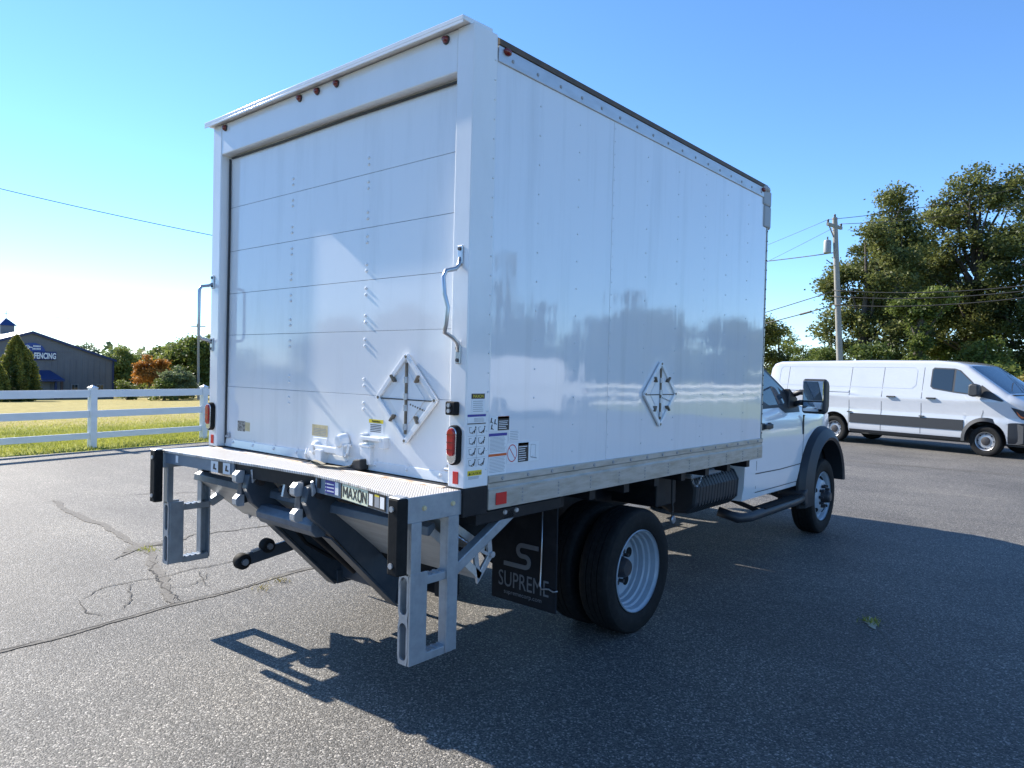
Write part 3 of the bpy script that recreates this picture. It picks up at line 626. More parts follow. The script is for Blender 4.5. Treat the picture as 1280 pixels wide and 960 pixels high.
# liftgate -----------------------------------------------------------
edge = [(-1.205, -.335), (-.84, -.303), (-.42, -.270), (0, -.234), (.34, -.216), (.58, -.232), (.914, -.287), (1.205, -.335)]
MB().prism(edge+[(1.205, -.003), (-1.205, -.003)], 2, 1.098, 1.114).build('dock_plate', 'tread_plate', T, .003)
MB().prism([(-.004, 1.1145), (-.034, 1.1145), (-.031, 1.1175), (-.004, 1.120)], 0, -1.10, 1.11).build('sill_strip', 'rust_sill', T)
def fascia(pts, z0, z1):
    mb = MB(); q = []
    for x, y in pts: q.append([(x, y+.010, z0), (x, y+.010, z1), (x, y+.020, z1), (x, y+.020, z0), (x, y+.010, z0)])
    return mb.loft(q)
fl = fascia(edge[:3]+[(-.40, -.2685)], 1.030, 1.0975).build('fascia', 'fascia_paint', T); frr = fascia([(.34, -.216), (.58, -.232), (.914, -.287), (1.20, -.334)], 1.018, 1.0975).build('fascia', 'fascia_paint', T)
box('plate_rail', 'black_steel', T, -1.1, 1.1, -.05, -.004, .99, 1.097)
MB().beam((-.40, -.235, 1.060), (.34, -.180, 1.060), .03, .07, (0, 1, 0)).build('cross_channel', 'black_steel', T)
for x in (-1.12, -.6, -.45, .38, .8, 1.12): box('plate_rib', 'black_steel', T, x-.012, x+.012, -.215, -.052, 1.045, 1.097)
# plates on the fascia
def on_fascia(a, b, t0, t1, z0, z1, m, d=.0):
    a = Vector((*a, 0)); b = Vector((*b, 0)); dr = (b-a).normalized(); nn = Vector((dr.y, -dr.x, 0)); p0 = a.lerp(b, t0); p1 = a.lerp(b, t1)
    mb = MB(); q = []
    for dd in (.0085-d, .0070-d):
        for p, z in ((p0, z0), (p1, z0), (p1, z1), (p0, z1)): q.append((p.x-nn.x*dd, p.y-nn.y*dd, z))
    mb.add(q, [(0, 1, 2, 3), (4, 5, 6, 7)]+[(i, (i+1) % 4, 4+(i+1) % 4, 4+i) for i in range(4)])
    return mb, p0-nn*.0066, dr, nn
FA, FB = (.58, -.232), (.914, -.287); FC, FD = (.914, -.287), (1.20, -.334); FE, FF = (.34, -.216), (.58, -.232)
mb, p0, dr, nn = on_fascia(FE, FF, .42, .80, 1.030, 1.094, 'x'); d = mb.build('decal', 'decal_blue', frr)
mb2 = MB()
for z in (1.042, 1.06, 1.078): mb2.box(p0.x+.022, p0.x+.082, p0.y-.0052, p0.y-.0040, z-.003, z+.003); mb2.box(p0.x+.008, p0.x+.014, p0.y-.0046, p0.y-.0034, z-.003, z+.003)
o_ = mb2.build('printed_lines', 'decal_white', frr, kind='stuff')
mb, p0, dr, nn = on_fascia(FE, FF, .80, .93, 1.030, 1.094, 'x'); mb.build('decal', 'decal_white', frr)
mb, p0, dr, nn = on_fascia(FA, FB, .02, .06, 1.022, 1.096, 'x', .001); mb.build('decal', 'decal_black', frr)
mb, p0, dr, nn = on_fascia(FA, FB, .07, .83, 1.022, 1.097, 'x', .001); d = mb.build('decal', 'decal_cream', frr)
STROKES = {'M': [((0, 0), (0, 1)), ((0, 1), (.5, .30)), ((.5, .30), (1, 1)), ((1, 1), (1, 0))], 'A': [((0, 0), (.5, 1)), ((.5, 1), (1, 0)), ((.22, .32), (.78, .32))], 'X': [((0, 0), (1, 1)), ((0, 1), (1, 0))],
           'O': [((.05, .2), (.05, .8)), ((.05, .8), (.3, 1)), ((.3, 1), (.7, 1)), ((.7, 1), (.95, .8)), ((.95, .8), (.95, .2)), ((.95, .2), (.7, 0)), ((.7, 0), (.3, 0)), ((.3, 0), (.05, .2))], 'N': [((0, 0), (0, 1)), ((0, 1), (1, 0)), ((1, 0), (1, 1))]}
lt_ = MB(); x_ = .012
for ch_, w_ in (('M', .042), ('A', .038), ('X', .034), ('O', .036), ('N', .034)):
    for q_, ((a0, b0), (a1, b1)) in enumerate(STROKES[ch_]):
        P_ = lambda a, b: p0+nn*(.0014+.00012*q_)+dr*(x_+a*w_)+Vector((0, 0, 1.0335+.052*b))
        lt_.beam(P_(a0, b0), P_(a1, b1), .0095 if ch_ != 'X' else .0088, .0006, nn.cross((P_(a1, b1)-P_(a0, b0)).normalized()))
    x_ += w_+.0115
lt_.build('lettering', 'decal_black', frr)
mb, p0, dr, nn = on_fascia(FA, FB, .84, 1.0, 1.022, 1.096, 'x', .001); mb.build('decal', 'decal_black', frr)
mb, p0, dr, nn = on_fascia(FC, FD, .0, .36, 1.022, 1.096, 'x', .001); mb.build('decal', 'decal_black', frr)
mb, p0, dr, nn = on_fascia(FA, FB, .87, .97, 1.032, 1.086, 'x', .002); mb.build('pictogram', 'decal_white', frr)
mb, p0, dr, nn = on_fascia(FC, FD, .20, .33, 1.032, 1.086, 'x', .002); mb.build('pictogram', 'decal_white', frr)
mb, p0, dr, nn = on_fascia(FC, FD, .03, .17, 1.032, 1.080, 'x', .002); mb.build('printed_block', 'decal_grey', frr)
mb, p0, dr, nn = on_fascia(FC, FD, .03, .17, 1.081, 1.091, 'x', .002); mb.build('printed_block', 'decal_yellow', frr)
GA, GB = (-.84, -.303), (-.42, -.270)
for t0, t1, m_ in ((.50, .68, 'decal_white'), (.68, .80, 'decal_black'), (.80, .97, 'decal_white')):
    mb, p0, dr, nn = on_fascia(GA, GB, t0, t1, 1.028, 1.094, 'x', .001); mb.build('decal', m_, fl)
    if m_ == 'decal_white':
        c_ = p0+dr*.03+nn*.0012; MB().beam(c_+Vector((0, 0, 1.045)), c_+Vector((.008, 0, 1.078)), .014, .0008, dr).beam(c_+Vector((0, 0, 1.052)), c_+dr*.028+Vector((0, 0, 1.047)), .01, .0008, (0, 0, 1)).build('pictogram', 'decal_black', fl)
mb, p0, dr, nn = on_fascia((-1.205, -.335), GA, .50, .58, 1.045, 1.090, 'x', .001); mb.build('decal', 'decal_white', fl)
# steps (ladder frames), dock bumpers and braces
for s in (-1, 1):
    xo, xi = s*1.207, s*1.150
    sx = lambda a, b: sorted((s*a, s*b))
    stp = MB().box(*sx(1.150, 1.2072), -.336, .004, 1.000, 1.0972).box(*sx(1.199, 1.2078), -.337, -.002, 1.0, 1.1146).build('step_frame', 'galvanised', T, .003)
    def post(y0, y1, z0, z1, nm): 
        mb = MB(); mb.box(*sx(1.196, 1.206), y0, y1, z0, z1); mb.box(*sx(1.152, 1.196), y0, y0+.010, z0, z1); return mb.build(nm, 'galvanised', stp, .002)
    post(-.305, -.245, .765, 1.0, 'step_post'); post(-.080, -.012, .372, 1.0, 'step_post')
    MB().box(*sx(1.152, 1.196), -.024, -.0125, .372, .999).build('step_web', 'galvanised', stp, .002)
    # lower rear post: a channel whose rear web has two long slots
    mb = MB().box(*sx(1.197, 1.2068), -.305, -.205, .370, .775)
    mb.build('step_post', 'galvanised', stp, .002)
    ob, ib = [], []
    xw0, xw1 = sx(1.128, 1.1965)
    for z0, z1 in ((.370, .572), (.572, .775)):
        zm = (z0+z1)/2; hw = (xw1-xw0)/2; xm = (xw0+xw1)/2; rr = hw*.62; hz = (z1-z0)/2-.018-rr; N = 24
        inn = [(xm+rr*math.cos(t), zm+(hz if math.sin(t) >= 0 else -hz)+rr*math.sin(t)) for t in np.linspace(0, 2*PI, N, endpoint=False)]
        out = []
        for t in np.linspace(0, 2*PI, N, endpoint=False):
            c_, s_ = math.cos(t), math.sin(t); k = min(hw/max(abs(c_), 1e-6), (z1-z0)/2/max(abs(s_), 1e-6)); out.append((xm+c_*k, zm+s_*k))
        MB().frame(out, inn, 1, -.305, -.2935).build('slotted_web', 'galvanised', stp)
    mb = MB().box(*sx(1.128, 1.138), -.293, -.205, .372, .773); mb.build('step_post', 'galvanised', stp, .002)
    for z in (.732, .386):
        tr = MB().box(*sx(1.140, 1.196), -.2045, -.0255, z-.022, z+.016).build('tread', 'galvanised', stp, .003)
        th = MB()
        for k in range(5): th.box(*sx(1.145, 1.192), -.195+k*.037, -.182+k*.037, z+.016, z+.021)
        th.build('tread_teeth', 'galvanised', tr, kind='stuff')
    bm_ = MB().prism([(s*1.145, -.390), (s*1.215, -.390), (s*1.222, -.337), (s*1.14, -.337)], 2, .782, 1.116).build('dock_bumper', 'rubber', T, .008)
    bt = MB()
    for z in (.825, 1.07): bt.cyl((s*1.175, -.391, z), (s*1.175, -.398, z), .013, n=10)
    bt.build('bolts', 'bright_zinc', bm_, kind='stuff')
    MB().prism([(-.388, 1.1165), (-.337, 1.1165), (-.337, 1.1235), (-.380, 1.121)], 0, *sx(1.147, 1.214)).build('bumper_cap', 'bright_zinc', bm_)
    bt = MB()
    for y in (-.235, -.058): bt.cyl((s*1.2075, y, 1.060), (s*1.216, y, 1.060), .013, .010, 10)
    bt.build('bolts', 'decal_gold', stp, kind='stuff')
    MB().beam((s*1.165, -.012, .735), (s*1.165, .40, .955), .05, .052, (1, 0, 0)).build('brace', 'galvanised', T, .004)
    sf = box('subframe_bar', 'black_steel', T, *sx(1.13, 1.19), .12, .80, .925, .984, bevel=.004)
    bt = MB()
    for y in (.33, .42): bt.cyl((s*1.19, y, .965), (s*1.198, y, .965), .014, .011, 10)
    bt.build('bolts', 'bright_zinc', sf, kind='stuff')
    # bearing bracket at the end of the folded platform
    tb = MB().frame([(.20, .80), (.33, .86), (.35, .72), (.24, .60)], [(.235, .785), (.305, .815), (.315, .735), (.255, .665)], 0, *sx(1.085, 1.10)).build('end_bracket', 'bright_zinc', T, .002)
    MB().cyl((s*1.10, .335, .735), (s*1.115, .335, .735), .016, n=10).build('pin', 'bright_zinc', tb)
    MB().beam((s*1.0925, .205, .795), (s*1.0925, .315, .738), .014, .016).build('bracket_bar', 'bright_zinc', tb)
# folded platform (two leaves)
def slab(x0, x1, A, B, th): 
    A = Vector((0, *A)); B = Vector((0, *B)); d = (B-A).normalized(); n = Vector((0, -d.z, d.y))
    if n.z < 0: n = -n
    return MB().prism([(A.y, A.z), (B.y, B.z), (B.y+n.y*th, B.z+n.z*th), (A.y+n.y*th, A.z+n.z*th)], 0, x0, x1)
pf = slab(-1.185, 1.10, (-.10, .905), (.25, .62), .040).build('folded_platform', 'platform_aluminium', T, .003)
slab(-1.08, 1.08, (-.06, .985), (.30, .745), .040).build('platform_leaf', 'platform_aluminium', pf, .003)
MB().prism([(-.118, .900), (-.10, .897), (-.06, .935), (-.075, .958), (-.112, .940)], 0, -1.185, 1.105).build('platform_edge', 'arm_blue_grey', pf, .004)
rv = MB()
for k in range(6): rv.tube([(1.105, .02+.03*k, .905-.018*k), (1.115, .03+.03*k, .895-.018*k), (1.105, .045+.03*k, .89-.018*k)], .004, 6)
rv.build('chain', 'steel_rod', pf, kind='stuff')
# lift arms
AX = (-.285, .305)
for x in AX:
    arm = MB().prism([(-.250, 1.045), (-.185, 1.060), (-.115, 1.015), (.20, .66), (.47, .39), (.47, .315), (.40, .29), (.335, .325), (-.08, .755), (-.225, .88), (-.265, .97)], 0, x-.012, x+.040).build('lift_arm', 'arm_steel', T, .006)
    MB().beam((x+.014, -.115, .765), (x+.014, .35, .302), .084, .012, (1, 0, 0)).build('arm_flange', 'arm_steel', arm, .002)
    MB().box(x-.03, x+.056, .36, .475, .298, .385).build('arm_foot', 'arm_steel', arm, .006)
    MB().cyl((x-.045, .43, .345), (x+.07, .43, .345), .032, n=16).build('pin', 'arm_steel', arm)
    MB().cyl((x+.04, -.185, 1.005), (x+.062, -.185, 1.005), .026, n=16).build('pin', 'hub_dark', arm)
    pn = MB().prism([(-.262, .90), (-.235, .865), (-.195, .87), (-.19, 1.0), (-.215, 1.068), (-.245, 1.06)], 0, x-.078, x-.060).build('knuckle_plate', 'arm_steel', T, .004)
    for z0, z1, y0, y1 in ((.995, 1.066, -.300, -.245), (.862, .928, -.298, -.245)):
        MB().prism([(y0, z0+.012), (y0+.012, z0), (y1, z0), (y1, z1), (y0+.022, z1), (y0, z1-.022)], 0, x-.058, x-.014).build('knuckle_block', 'bright_zinc', pn, .002)
    MB().cyl((x-.0365, -.268, 1.0625), (x-.0365, -.268, 1.064), .008, n=10).build('hole', 'hub_dark', pn)
    MB().box(x-.055, x-.018, -.262, -.240, .922, 1.005).build('knuckle_bar', 'arm_steel', pn, .003)
    MB().cyl((x-.09, -.225, .965), (x-.06, -.225, .965), .022, n=14).build('pin', 'hub_dark', pn)
    MB().prism([(-.243, 1.075), (-.232, 1.082), (-.215, 1.02), (-.235, 1.0)], 0, x+.042, x+.058).build('hinge_lug', 'bright_zinc', arm, .002)
tb = MB().prism([(-.195, .800), (-.165, .765), (-.115, .760), (-.075, .795), (-.080, .835), (-.12, .868), (-.17, .865), (-.198, .83)], 0, -.255, .295).build('cross_tube', 'arm_blue_grey', T, .004)
# torsion spring
sp_pts = [(.08+.15*i/90, -.17+.030*math.cos(i*2*PI/10), .985+.030*math.sin(i*2*PI/10)) for i in range(91)]
sp = MB().tube(sp_pts, .006, 6).build('torsion_spring', 'black_steel', T, smooth='all')
MB().cyl((-.04, -.17, .985), (.29, -.17, .985), .018, n=12).build('shaft', 'black_steel', sp)
MB().prism([(-.215, .955), (-.20, 1.03), (-.15, 1.035), (-.13, .99), (-.16, .94)], 0, .03, .048).build('shaft_plate', 'bright_zinc', sp, .002)
# hydraulics and dark works behind the arms
MB().cyl((-.12, -.02, .80), (-.12, .42, .40), .032, n=16).build('hydraulic_cylinder', 'black_steel', T, smooth=True)
MB().cyl((.06, .02, .78), (.06, .42, .40), .028, n=16).build('hydraulic_cylinder', 'black_steel', T, smooth=True)
MB().tube([(-.2, 0, .74), (-.22, .12, .60), (-.2, .3, .48), (-.1, .42, .46)], .011, 8).build('hydraulic_hose', 'rubber', T, smooth=True)
MB().tube([(.0, .1, .7), (.03, .25, .55), (.1, .36, .50), (.15, .40, .42)], .009, 8).build('hydraulic_hose', 'rubber', T, smooth=True)
box('lift_axle', 'arm_steel', T, -.42, .34, .40, .50, .33, .43, bevel=.01)
box('lift_frame', 'black_steel', T, -.5, .5, .52, .62, .36, .96, bevel=.01)
box('tow_block', 'black_steel', T, .62, .70, .40, .52, .40, .52, bevel=.004)
# stabiliser arm with rollers
st = MB().beam((-.60, -.07, .458), (-.60, .40, .52), .03, .075, (1, 0, 0)).build('roller_arm', 'arm_steel', T, .006)
for y, z, r in ((-.085, .455, .050), (.085, .525, .046)):
    rl = MB().lathe([(r*.5, -.035), (r*.9, -.03), (r, -.02), (r, .02), (r*.9, .03), (r*.5, .035)], (-.60, y, z), 0, 22).build('roller', 'rubber', st, smooth=True)
    MB().cyl((-.645, y, z), (-.555, y, z), r*.42, n=14).build('roller_hub', 'steel_rod', rl)
MB().beam((-.60, -.02, .505), (-.60, .03, .513), .03, .012).build('stop_tab', 'bright_zinc', st)
# chassis ------------------------------------------------------------
for s in (-1, 1):
    box('frame_rail', 'black_steel', T, *sorted((s*.40, s*.46)), .40, 6.5, .62, .86)
    box('long_sill', 'black_steel', T, *sorted((s*.38, s*.47)), .15, 3.58, .865, 1.018)
for k in range(9): box('cross_sill', 'black_steel', T, -1.17, 1.17, .35+k*.38, .41+k*.38, .93, 1.019)
MB().cyl((-1.0, 1.69, .40), (1.0, 1.69, .40), .07, n=14).ball((0, 1.69, .40), .19, 14, 8).build('rear_axle', 'black_steel', T, smooth=35)
MB().cyl((0, 1.75, .44), (0, 4.6, .55), .045, n=12).build('drive_shaft', 'black_steel', T)
MB().cyl((-.9, 5.78, .40), (.9, 5.78, .40), .06, n=12).build('front_axle', 'black_steel', T)
for s in (-1, 1): MB().beam((s*.52, 1.1, .62), (s*.52, 2.35, .60), .08, .05).build('leaf_spring', 'black_steel', T)
# wheels
def tyre_prof(w_, R, rim):
    return [(rim, -w_*.36), (rim+.03, -w_*.46), (R*.86, -w_*.5), (R*.955, -w_*.46), (R*.985, -w_*.40), (R, -w_*.34), (R, -w_*.19), (R*.978, -w_*.185), (R*.978, -w_*.165), (R, -w_*.16), (R, -w_*.012), (R*.978, -w_*.01), (R*.978, w_*.01), (R, w_*.012),
            (R, w_*.16), (R*.978, w_*.165), (R*.978, w_*.185), (R, w_*.19), (R, w_*.34), (R*.985, w_*.40), (R*.955, w_*.46), (R*.86, w_*.5), (rim+.03, w_*.46), (rim, w_*.36)]
def rear_wheel(x, s, outer):
    wh = MB().lathe(tyre_prof(.225, .403, .255), (x, 1.69, .400), 0, 64).build('rear_tyre', 'rubber', T, smooth=30)
    prof = [(.262, .104), (.267, .098), (.260, .088), (.250, .080), (.246, .045), (.236, .036), (.232, .012), (.220, .004), (.216, -.030), (.205, -.034), (.200, -.058), (.185, -.066), (.10, -.066), (.0, -.066)]
    MB().lathe([(r, s*a) for r, a in prof], (x, 1.69, .400), 0, 56).build('rim', 'wheel_paint', wh, smooth=32)
    if outer:
        MB().lathe([(.0, s*.02), (.05, s*.02), (.062, s*.0), (.068, -s*.03), (.075, -s*.064)], (x, 1.69, .40), 0, 26).build('hub', 'hub_dark', wh, smooth=True)
        for k in range(5):
            t = 2*PI*k/5+.45; c_ = Vector((x-s*.0655, 1.69+.158*math.cos(t), .40+.158*math.sin(t)))
            MB().cyl(c_, c_+Vector((s*.004, 0, 0)), .034, n=18).build('hand_hole', 'rubber', wh)
        nb = MB()
        for k in range(10):
            t = 2*PI*k/10; c_ = Vector((x-s*.066, 1.69+.105*math.cos(t), .40+.105*math.sin(t))); nb.cyl(c_, c_+Vector((s*.035, 0, 0)), .014, n=6)
        nb.build('lug_nuts', 'hub_dark', wh, kind='stuff')
for s in (-1, 1): rear_wheel(s*1.075, s, True); rear_wheel(s*.80, s, False)
def front_wheel(s):
    x, y = s*.945, 5.78
    wh = MB().lathe(tyre_prof(.235, .403, .255), (x, y, .400), 0, 64).build('front_tyre', 'rubber', T, smooth=30)
    prof = [(.262, .104), (.266, .097), (.255, .09), (.245, .075), (.240, .05), (.225, .040), (.20, .055), (.17, .088), (.14, .098), (.10, .098), (.0, .098)]
    MB().lathe([(r, s*a) for r, a in prof], (x, y, .400), 0, 56).build('rim', 'wheel_paint', wh, smooth=32)
    MB().lathe([(.0, s*.185), (.045, s*.185), (.06, s*.17), (.066, s*.13), (.075, s*.099)], (x, y, .40), 0, 24).build('hub', 'hub_dark', wh, smooth=True)
    nb = MB()
    for k in range(10):
        t = 2*PI*k/10; c_ = Vector((x+s*.098, y+.112*math.cos(t), .40+.112*math.sin(t))); nb.cyl(c_, c_+Vector((s*.045, 0, 0)), .017, .013, n=8)
    nb.build('lug_nuts', 'hub_dark', wh, kind='stuff')
    for k in range(5):
        t = 2*PI*k/5+.2; c_ = Vector((x+s*.070, y+.188*math.cos(t), .40+.188*math.sin(t))); d_ = Vector((s*.8, .6*math.cos(t), .6*math.sin(t)))
        MB().cyl(c_-d_*.01, c_+d_*.012, .026, n=16).build('hand_hole', 'rubber', wh)
for s in (-1, 1): front_wheel(s)
# mud flaps
for s in (-1, 1):
    fx = sorted((s*.60, s*1.095))
    mf = MB().prism([(.905, .285), (.917, .285), (.912, .96), (.900, .96)], 0, *fx).build('mud_flap', 'flap_rubber', T, .003)
    box('flap_hanger', 'black_steel', T, *fx, .88, .96, .90, .984)
    if s == 1:
        yf = .8985
        text('lettering', 'SUPREME', 'flap_print', mf, .135, (.655, yf+.004, .372), (1, 0, 0), (0, -.012, 1), width=.385)
        text('lettering', 'supremecorp.com', 'flap_print', mf, .038, (.70, yf+.006, .328), (1, 0, 0), (0, -.012, 1), width=.29)
        arc_ = lambda cx, cz, r, t0, t1, n=10: [(cx+r*math.cos(t), cz+r*math.sin(t)) for t in np.linspace(t0, t1, n)]
        cl = [(.965, .605)]+arc_(.83, .570, .035, PI/2, 3*PI/2)[0:0]+[(.84, .605)]+arc_(.84, .573, .032, PI/2, PI*1.5)+arc_(.865, .509, .032, PI/2, -PI/2)+[(.70, .477)]
        rows = []
        for i, (a, b) in enumerate(cl):
            p_, q_ = cl[max(i-1, 0)], cl[min(i+1, len(cl)-1)]; dx, dz = q_[0]-p_[0], q_[1]-p_[1]; l_ = math.hypot(dx, dz) or 1; nx_, nz_ = -dz/l_*.0135, dx/l_*.0135
            rows.append([(a+nx_, yf, b+nz_+.035), (a-nx_, yf, b-nz_+.035), (a-nx_, yf+.003, b-nz_+.035), (a+nx_, yf+.003, b+nz_+.035), (a+nx_, yf, b+nz_+.035)])
        MB().loft(rows).build('logo_mark', 'flap_print', mf)
        MB().tube([(1.00, .885, .90), (1.0, .885, .60), (.995, .885, .435), (1.01, .88, .418), (1.06, .88, .430), (1.09, .885, .418), (1.12, .885, .428)], .0045, 6).build('flap_rod', 'steel_rod', T, smooth='all')
# cab ------------------------------------------------------------------
def cab_top(y):
    P = [(3.76, 1.90), (3.80, 1.97), (4.0, 2.0), (4.06, 1.985), (5.25, 1.405), (5.35, 1.385), (6.3, 1.34), (6.6, 1.28), (6.76, 1.15), (6.80, 1.0)]
    return float(np.interp(y, [p[0] for p in P], [p[1] for p in P]))
def cab_w(z, y):
    a = float(np.interp(z, [.5, .60, .72, 1.1, 1.25, 1.34, 1.40, 2.0], [.96, .985, 1.0, 1.005, .995, .97, .945, .80]))
    if y > 5.75: a *= 1-.20*(min(1, (y-5.75)/.95))**1.6*min(1, max(0, (z-.6)/.5)+.45)
    return a
AYC, AZC, AR = 5.78, .52, .50
def cab_bot(y):
    d = abs(y-AYC)
    if d < AR: return AZC+math.sqrt(AR*AR-d*d)
    return .575 if y < AYC else .60
def section(y, zt, zb, wf, rc=.06, n=12):
    pts = []
    zc = max(zt-rc, zb+.02)
    for k in range(n): 
        z = zb+(zc-zb)*k/(n-1); pts.append((wf(z, y), z))
    w0 = wf(zc, y)
    for t in np.linspace(0, PI/2, 6)[1:]: pts.append((w0-rc*(1-math.cos(t)), zc+(zt-zc)*math.sin(t)))
    pts.append((w0*.5, zt+.012)); pts.append((0, zt+.018))
    return pts
ys = sorted(set([3.76, 3.78, 3.80, 3.9, 4.0, 4.06, 4.2, 4.4, 4.6, 4.8, 5.0, 5.12, 5.25, 5.35, 6.3, 6.4, 6.52, 6.6, 6.68, 6.74, 6.77, 6.79, 6.80]+[AYC-AR+.001, AYC+AR-.001, AYC-AR-.001, AYC+AR+.001]+list(AYC+AR*np.cos(np.linspace(.08, PI-.08, 24)))))
rows = []
for y in ys:
    h = section(y, cab_top(y), cab_bot(y), cab_w); rows.append([(x, y, z) for x, z in h]+[(-x, y, z) for x, z in h[::-1][1:]])
cab = MB().loft(rows, True).build('cab_body', 'vehicle_white', T, smooth=28)
box('wheel_well', 'black_plastic', T, -.90, .90, 5.20, 6.40, .58, 1.06)
# door shut lines, door handle, vent
def line_side(pts, m, wd, off=.002, par=cab, nm='shut_line', wf=cab_w):
    mb = MB(); rows = []
    for i, (y, z) in enumerate(pts):
        p_, q_ = pts[max(i-1, 0)], pts[min(i+1, len(pts)-1)]; dy, dz = q_[0]-p_[0], q_[1]-p_[1]; l_ = math.hypot(dy, dz); ny_, nz_ = -dz/l_*wd/2, dy/l_*wd/2
        rows.append([(wf(z+nz_, y)+off, y+ny_, z+nz_), (wf(z-nz_, y)+off, y-ny_, z-nz_)])
    return mb.loft(rows, False).build(nm, m, par, fix=False)
line_side([(5.235, 1.38), (5.235, 1.1), (5.22, .9), (5.20, .70), (5.16, .62)], 'seam_dark', .008)
line_side([(4.02, 1.40), (4.02, .9), (4.03, .66)], 'seam_dark', .008)
line_side([(4.0, .80), (4.6, .79), (5.2, .80)], 'seam_dark', .010)
line_side([(4.03, .625), (4.6, .622), (5.16, .622)], 'seam_dark', .008)
MB().box(1.008, 1.045, 4.12, 4.30, 1.20, 1.245).box(1.0, 1.02, 4.10, 4.16, 1.19, 1.255).box(1.0, 1.02, 4.26, 4.32, 1.19, 1.255).build('door_handle', 'black_plastic', cab, .012)
MB().box(1.000, 1.012, 5.205, 5.232, 1.10, 1.285).box(1.0, 1.016, 5.205, 5.234, 1.285, 1.30).build('fender_vent', 'black_plastic', cab, .003)
MB().box(1.010, 1.0125, 5.208, 5.230, 1.255, 1.285).build('vent_badge', 'decal_gold', cab)
# side glass with black surround
def glass_patch(poly, off, m, nm, par):
    P = [(cab_w(z, y)+off, y, z) for y, z in poly]; mb = MB(); mb.add(P, [tuple(range(len(P)))]); mb.add([(x-.003, y, z) for x, y, z in P], [tuple(range(len(P)))[::-1]]); return mb.build(nm, m, par)
outer_ = [(3.98, 1.375), (4.65, 1.385), (4.78, 1.33), (5.18, 1.33), (5.22, 1.415), (4.95, 1.545), (4.55, 1.735), (4.16, 1.905), (4.0, 1.915)]
glass_patch(outer_, .004, 'black_plastic', 'window_surround', cab)
glass_patch([(4.02, 1.405), (4.68, 1.415), (4.82, 1.40), (4.86, 1.555), (4.52, 1.715), (4.15, 1.875), (4.02, 1.88)], .007, 'glass_cab', 'side_window', cab)
mb = MB(); rws = []
for y in np.linspace(4.12, 5.18, 8):
    zt = cab_top(y); w0 = cab_w(zt-.06, y)-.06
    rws.append([(w0*k, y, zt+.010+.018*(1-k*k)*.7) for k in np.linspace(-1, 1, 9)])
mb.loft(rws, False).build('windscreen', 'glass_cab', cab, smooth='all')
box('bumper', 'vehicle_white', T, -.80, .80, 6.79, 6.90, .48, .78, bevel=.03)
box('grille', 'black_plastic', T, -.55, .55, 6.78, 6.83, .80, 1.16, bevel=.02)
for s in (-1, 1): box('headlamp', 'lamp_clear', T, *sorted((s*.56, s*.745)), 6.74, 6.815, .88, 1.10, bevel=.03)
# flare, running board, mirror
for s in (-1, 1):
    ang = np.linspace(math.radians(2), math.radians(196), 30); Ro, Ri = .655, .495
    rows = []
    for t in ang:
        c_, s_ = math.cos(t), math.sin(t); ro = Ro*(1+.02*math.cos(2*t)); yi, zi, yo, zo = AYC+Ri*c_, AZC+Ri*s_, AYC+ro*c_, AZC+ro*s_
        ym, zm = AYC+(Ri+.03)*c_, AZC+(Ri+.03)*s_
        rows.append([(s*.93, yi, zi), (s*1.105, yi, zi), (s*1.120, ym, zm), (s*1.07, AYC+(ro*.8+Ri*.2)*c_, AZC+(ro*.8+Ri*.2)*s_), (s*1.012, yo, zo), (s*.985, yo, zo), (s*.93, yi, zi)])
    fl_ = MB().loft(rows).build('fender_flare', 'charcoal_plastic', T, smooth=30)
    MB().prism([(5.10, .52), (5.26, .60), (5.29, .44), (5.26, .37), (5.12, .38), (5.09, .44)], 0, *sorted((s*.80, s*1.085))).build('splash_guard', 'black_plastic', fl_, .02)
    sb = MB().tube([(s*.86, 3.55, .50), (s*1.02, 3.60, .455), (s*1.06, 3.75, .45), (s*1.06, 4.9, .45), (s*1.04, 5.12, .455)], .042, 12).build('running_board', 'black_plastic', T, smooth='all')
    MB().box(*sorted((s*.98, s*1.09)), 4.05, 5.0, .488, .496).build('step_pad', 'rubber', sb)
    for y in (4.05, 4.85): MB().beam((s*.5, y, .60), (s*1.04, y, .455), .05, .03, (0, 1, 0)).build('bracket', 'black_steel', sb)
    # towing mirror
    mr = MB().prism([(5.00, 1.335), (5.03, 1.325), (5.10, 1.34), (5.13, 1.40), (5.13, 1.60), (5.10, 1.655), (5.03, 1.672), (5.0, 1.662)], 0, *sorted((s*1.055, s*1.285))).build('towing_mirror', 'black_plastic', T, .022, seg=3)
    MB().box(*sorted((s*1.068, s*1.262)), 4.992, 4.999, 1.455, 1.650).build('mirror_glass', 'mirror_glass', mr, .004)
    cg = MB(); rws = []
    for a in np.linspace(-1, 1, 8): rws.append([(s*(1.165+.092*a), 4.998-.012*(1-.5*a*a-.5*b*b), 1.395+.046*b) for b in np.linspace(-1, 1, 6)])
    cg.loft(rws, False).build('convex_glass', 'mirror_glass', mr, smooth='all')
    for z, z1 in ((1.535, 1.50), (1.43, 1.40)): MB().tube([(s*1.10, 5.04, z), (s*1.02, 5.05, z), (s*.93, 5.06, z1)], .028, 10).build('mirror_arm', 'black_plastic', mr, smooth='all')
    MB().prism([(4.90, 1.37), (5.16, 1.37), (5.14, 1.47), (4.92, 1.57)], 0, *sorted((s*.90, s*.965))).build('mirror_base', 'black_plastic', mr, .01)
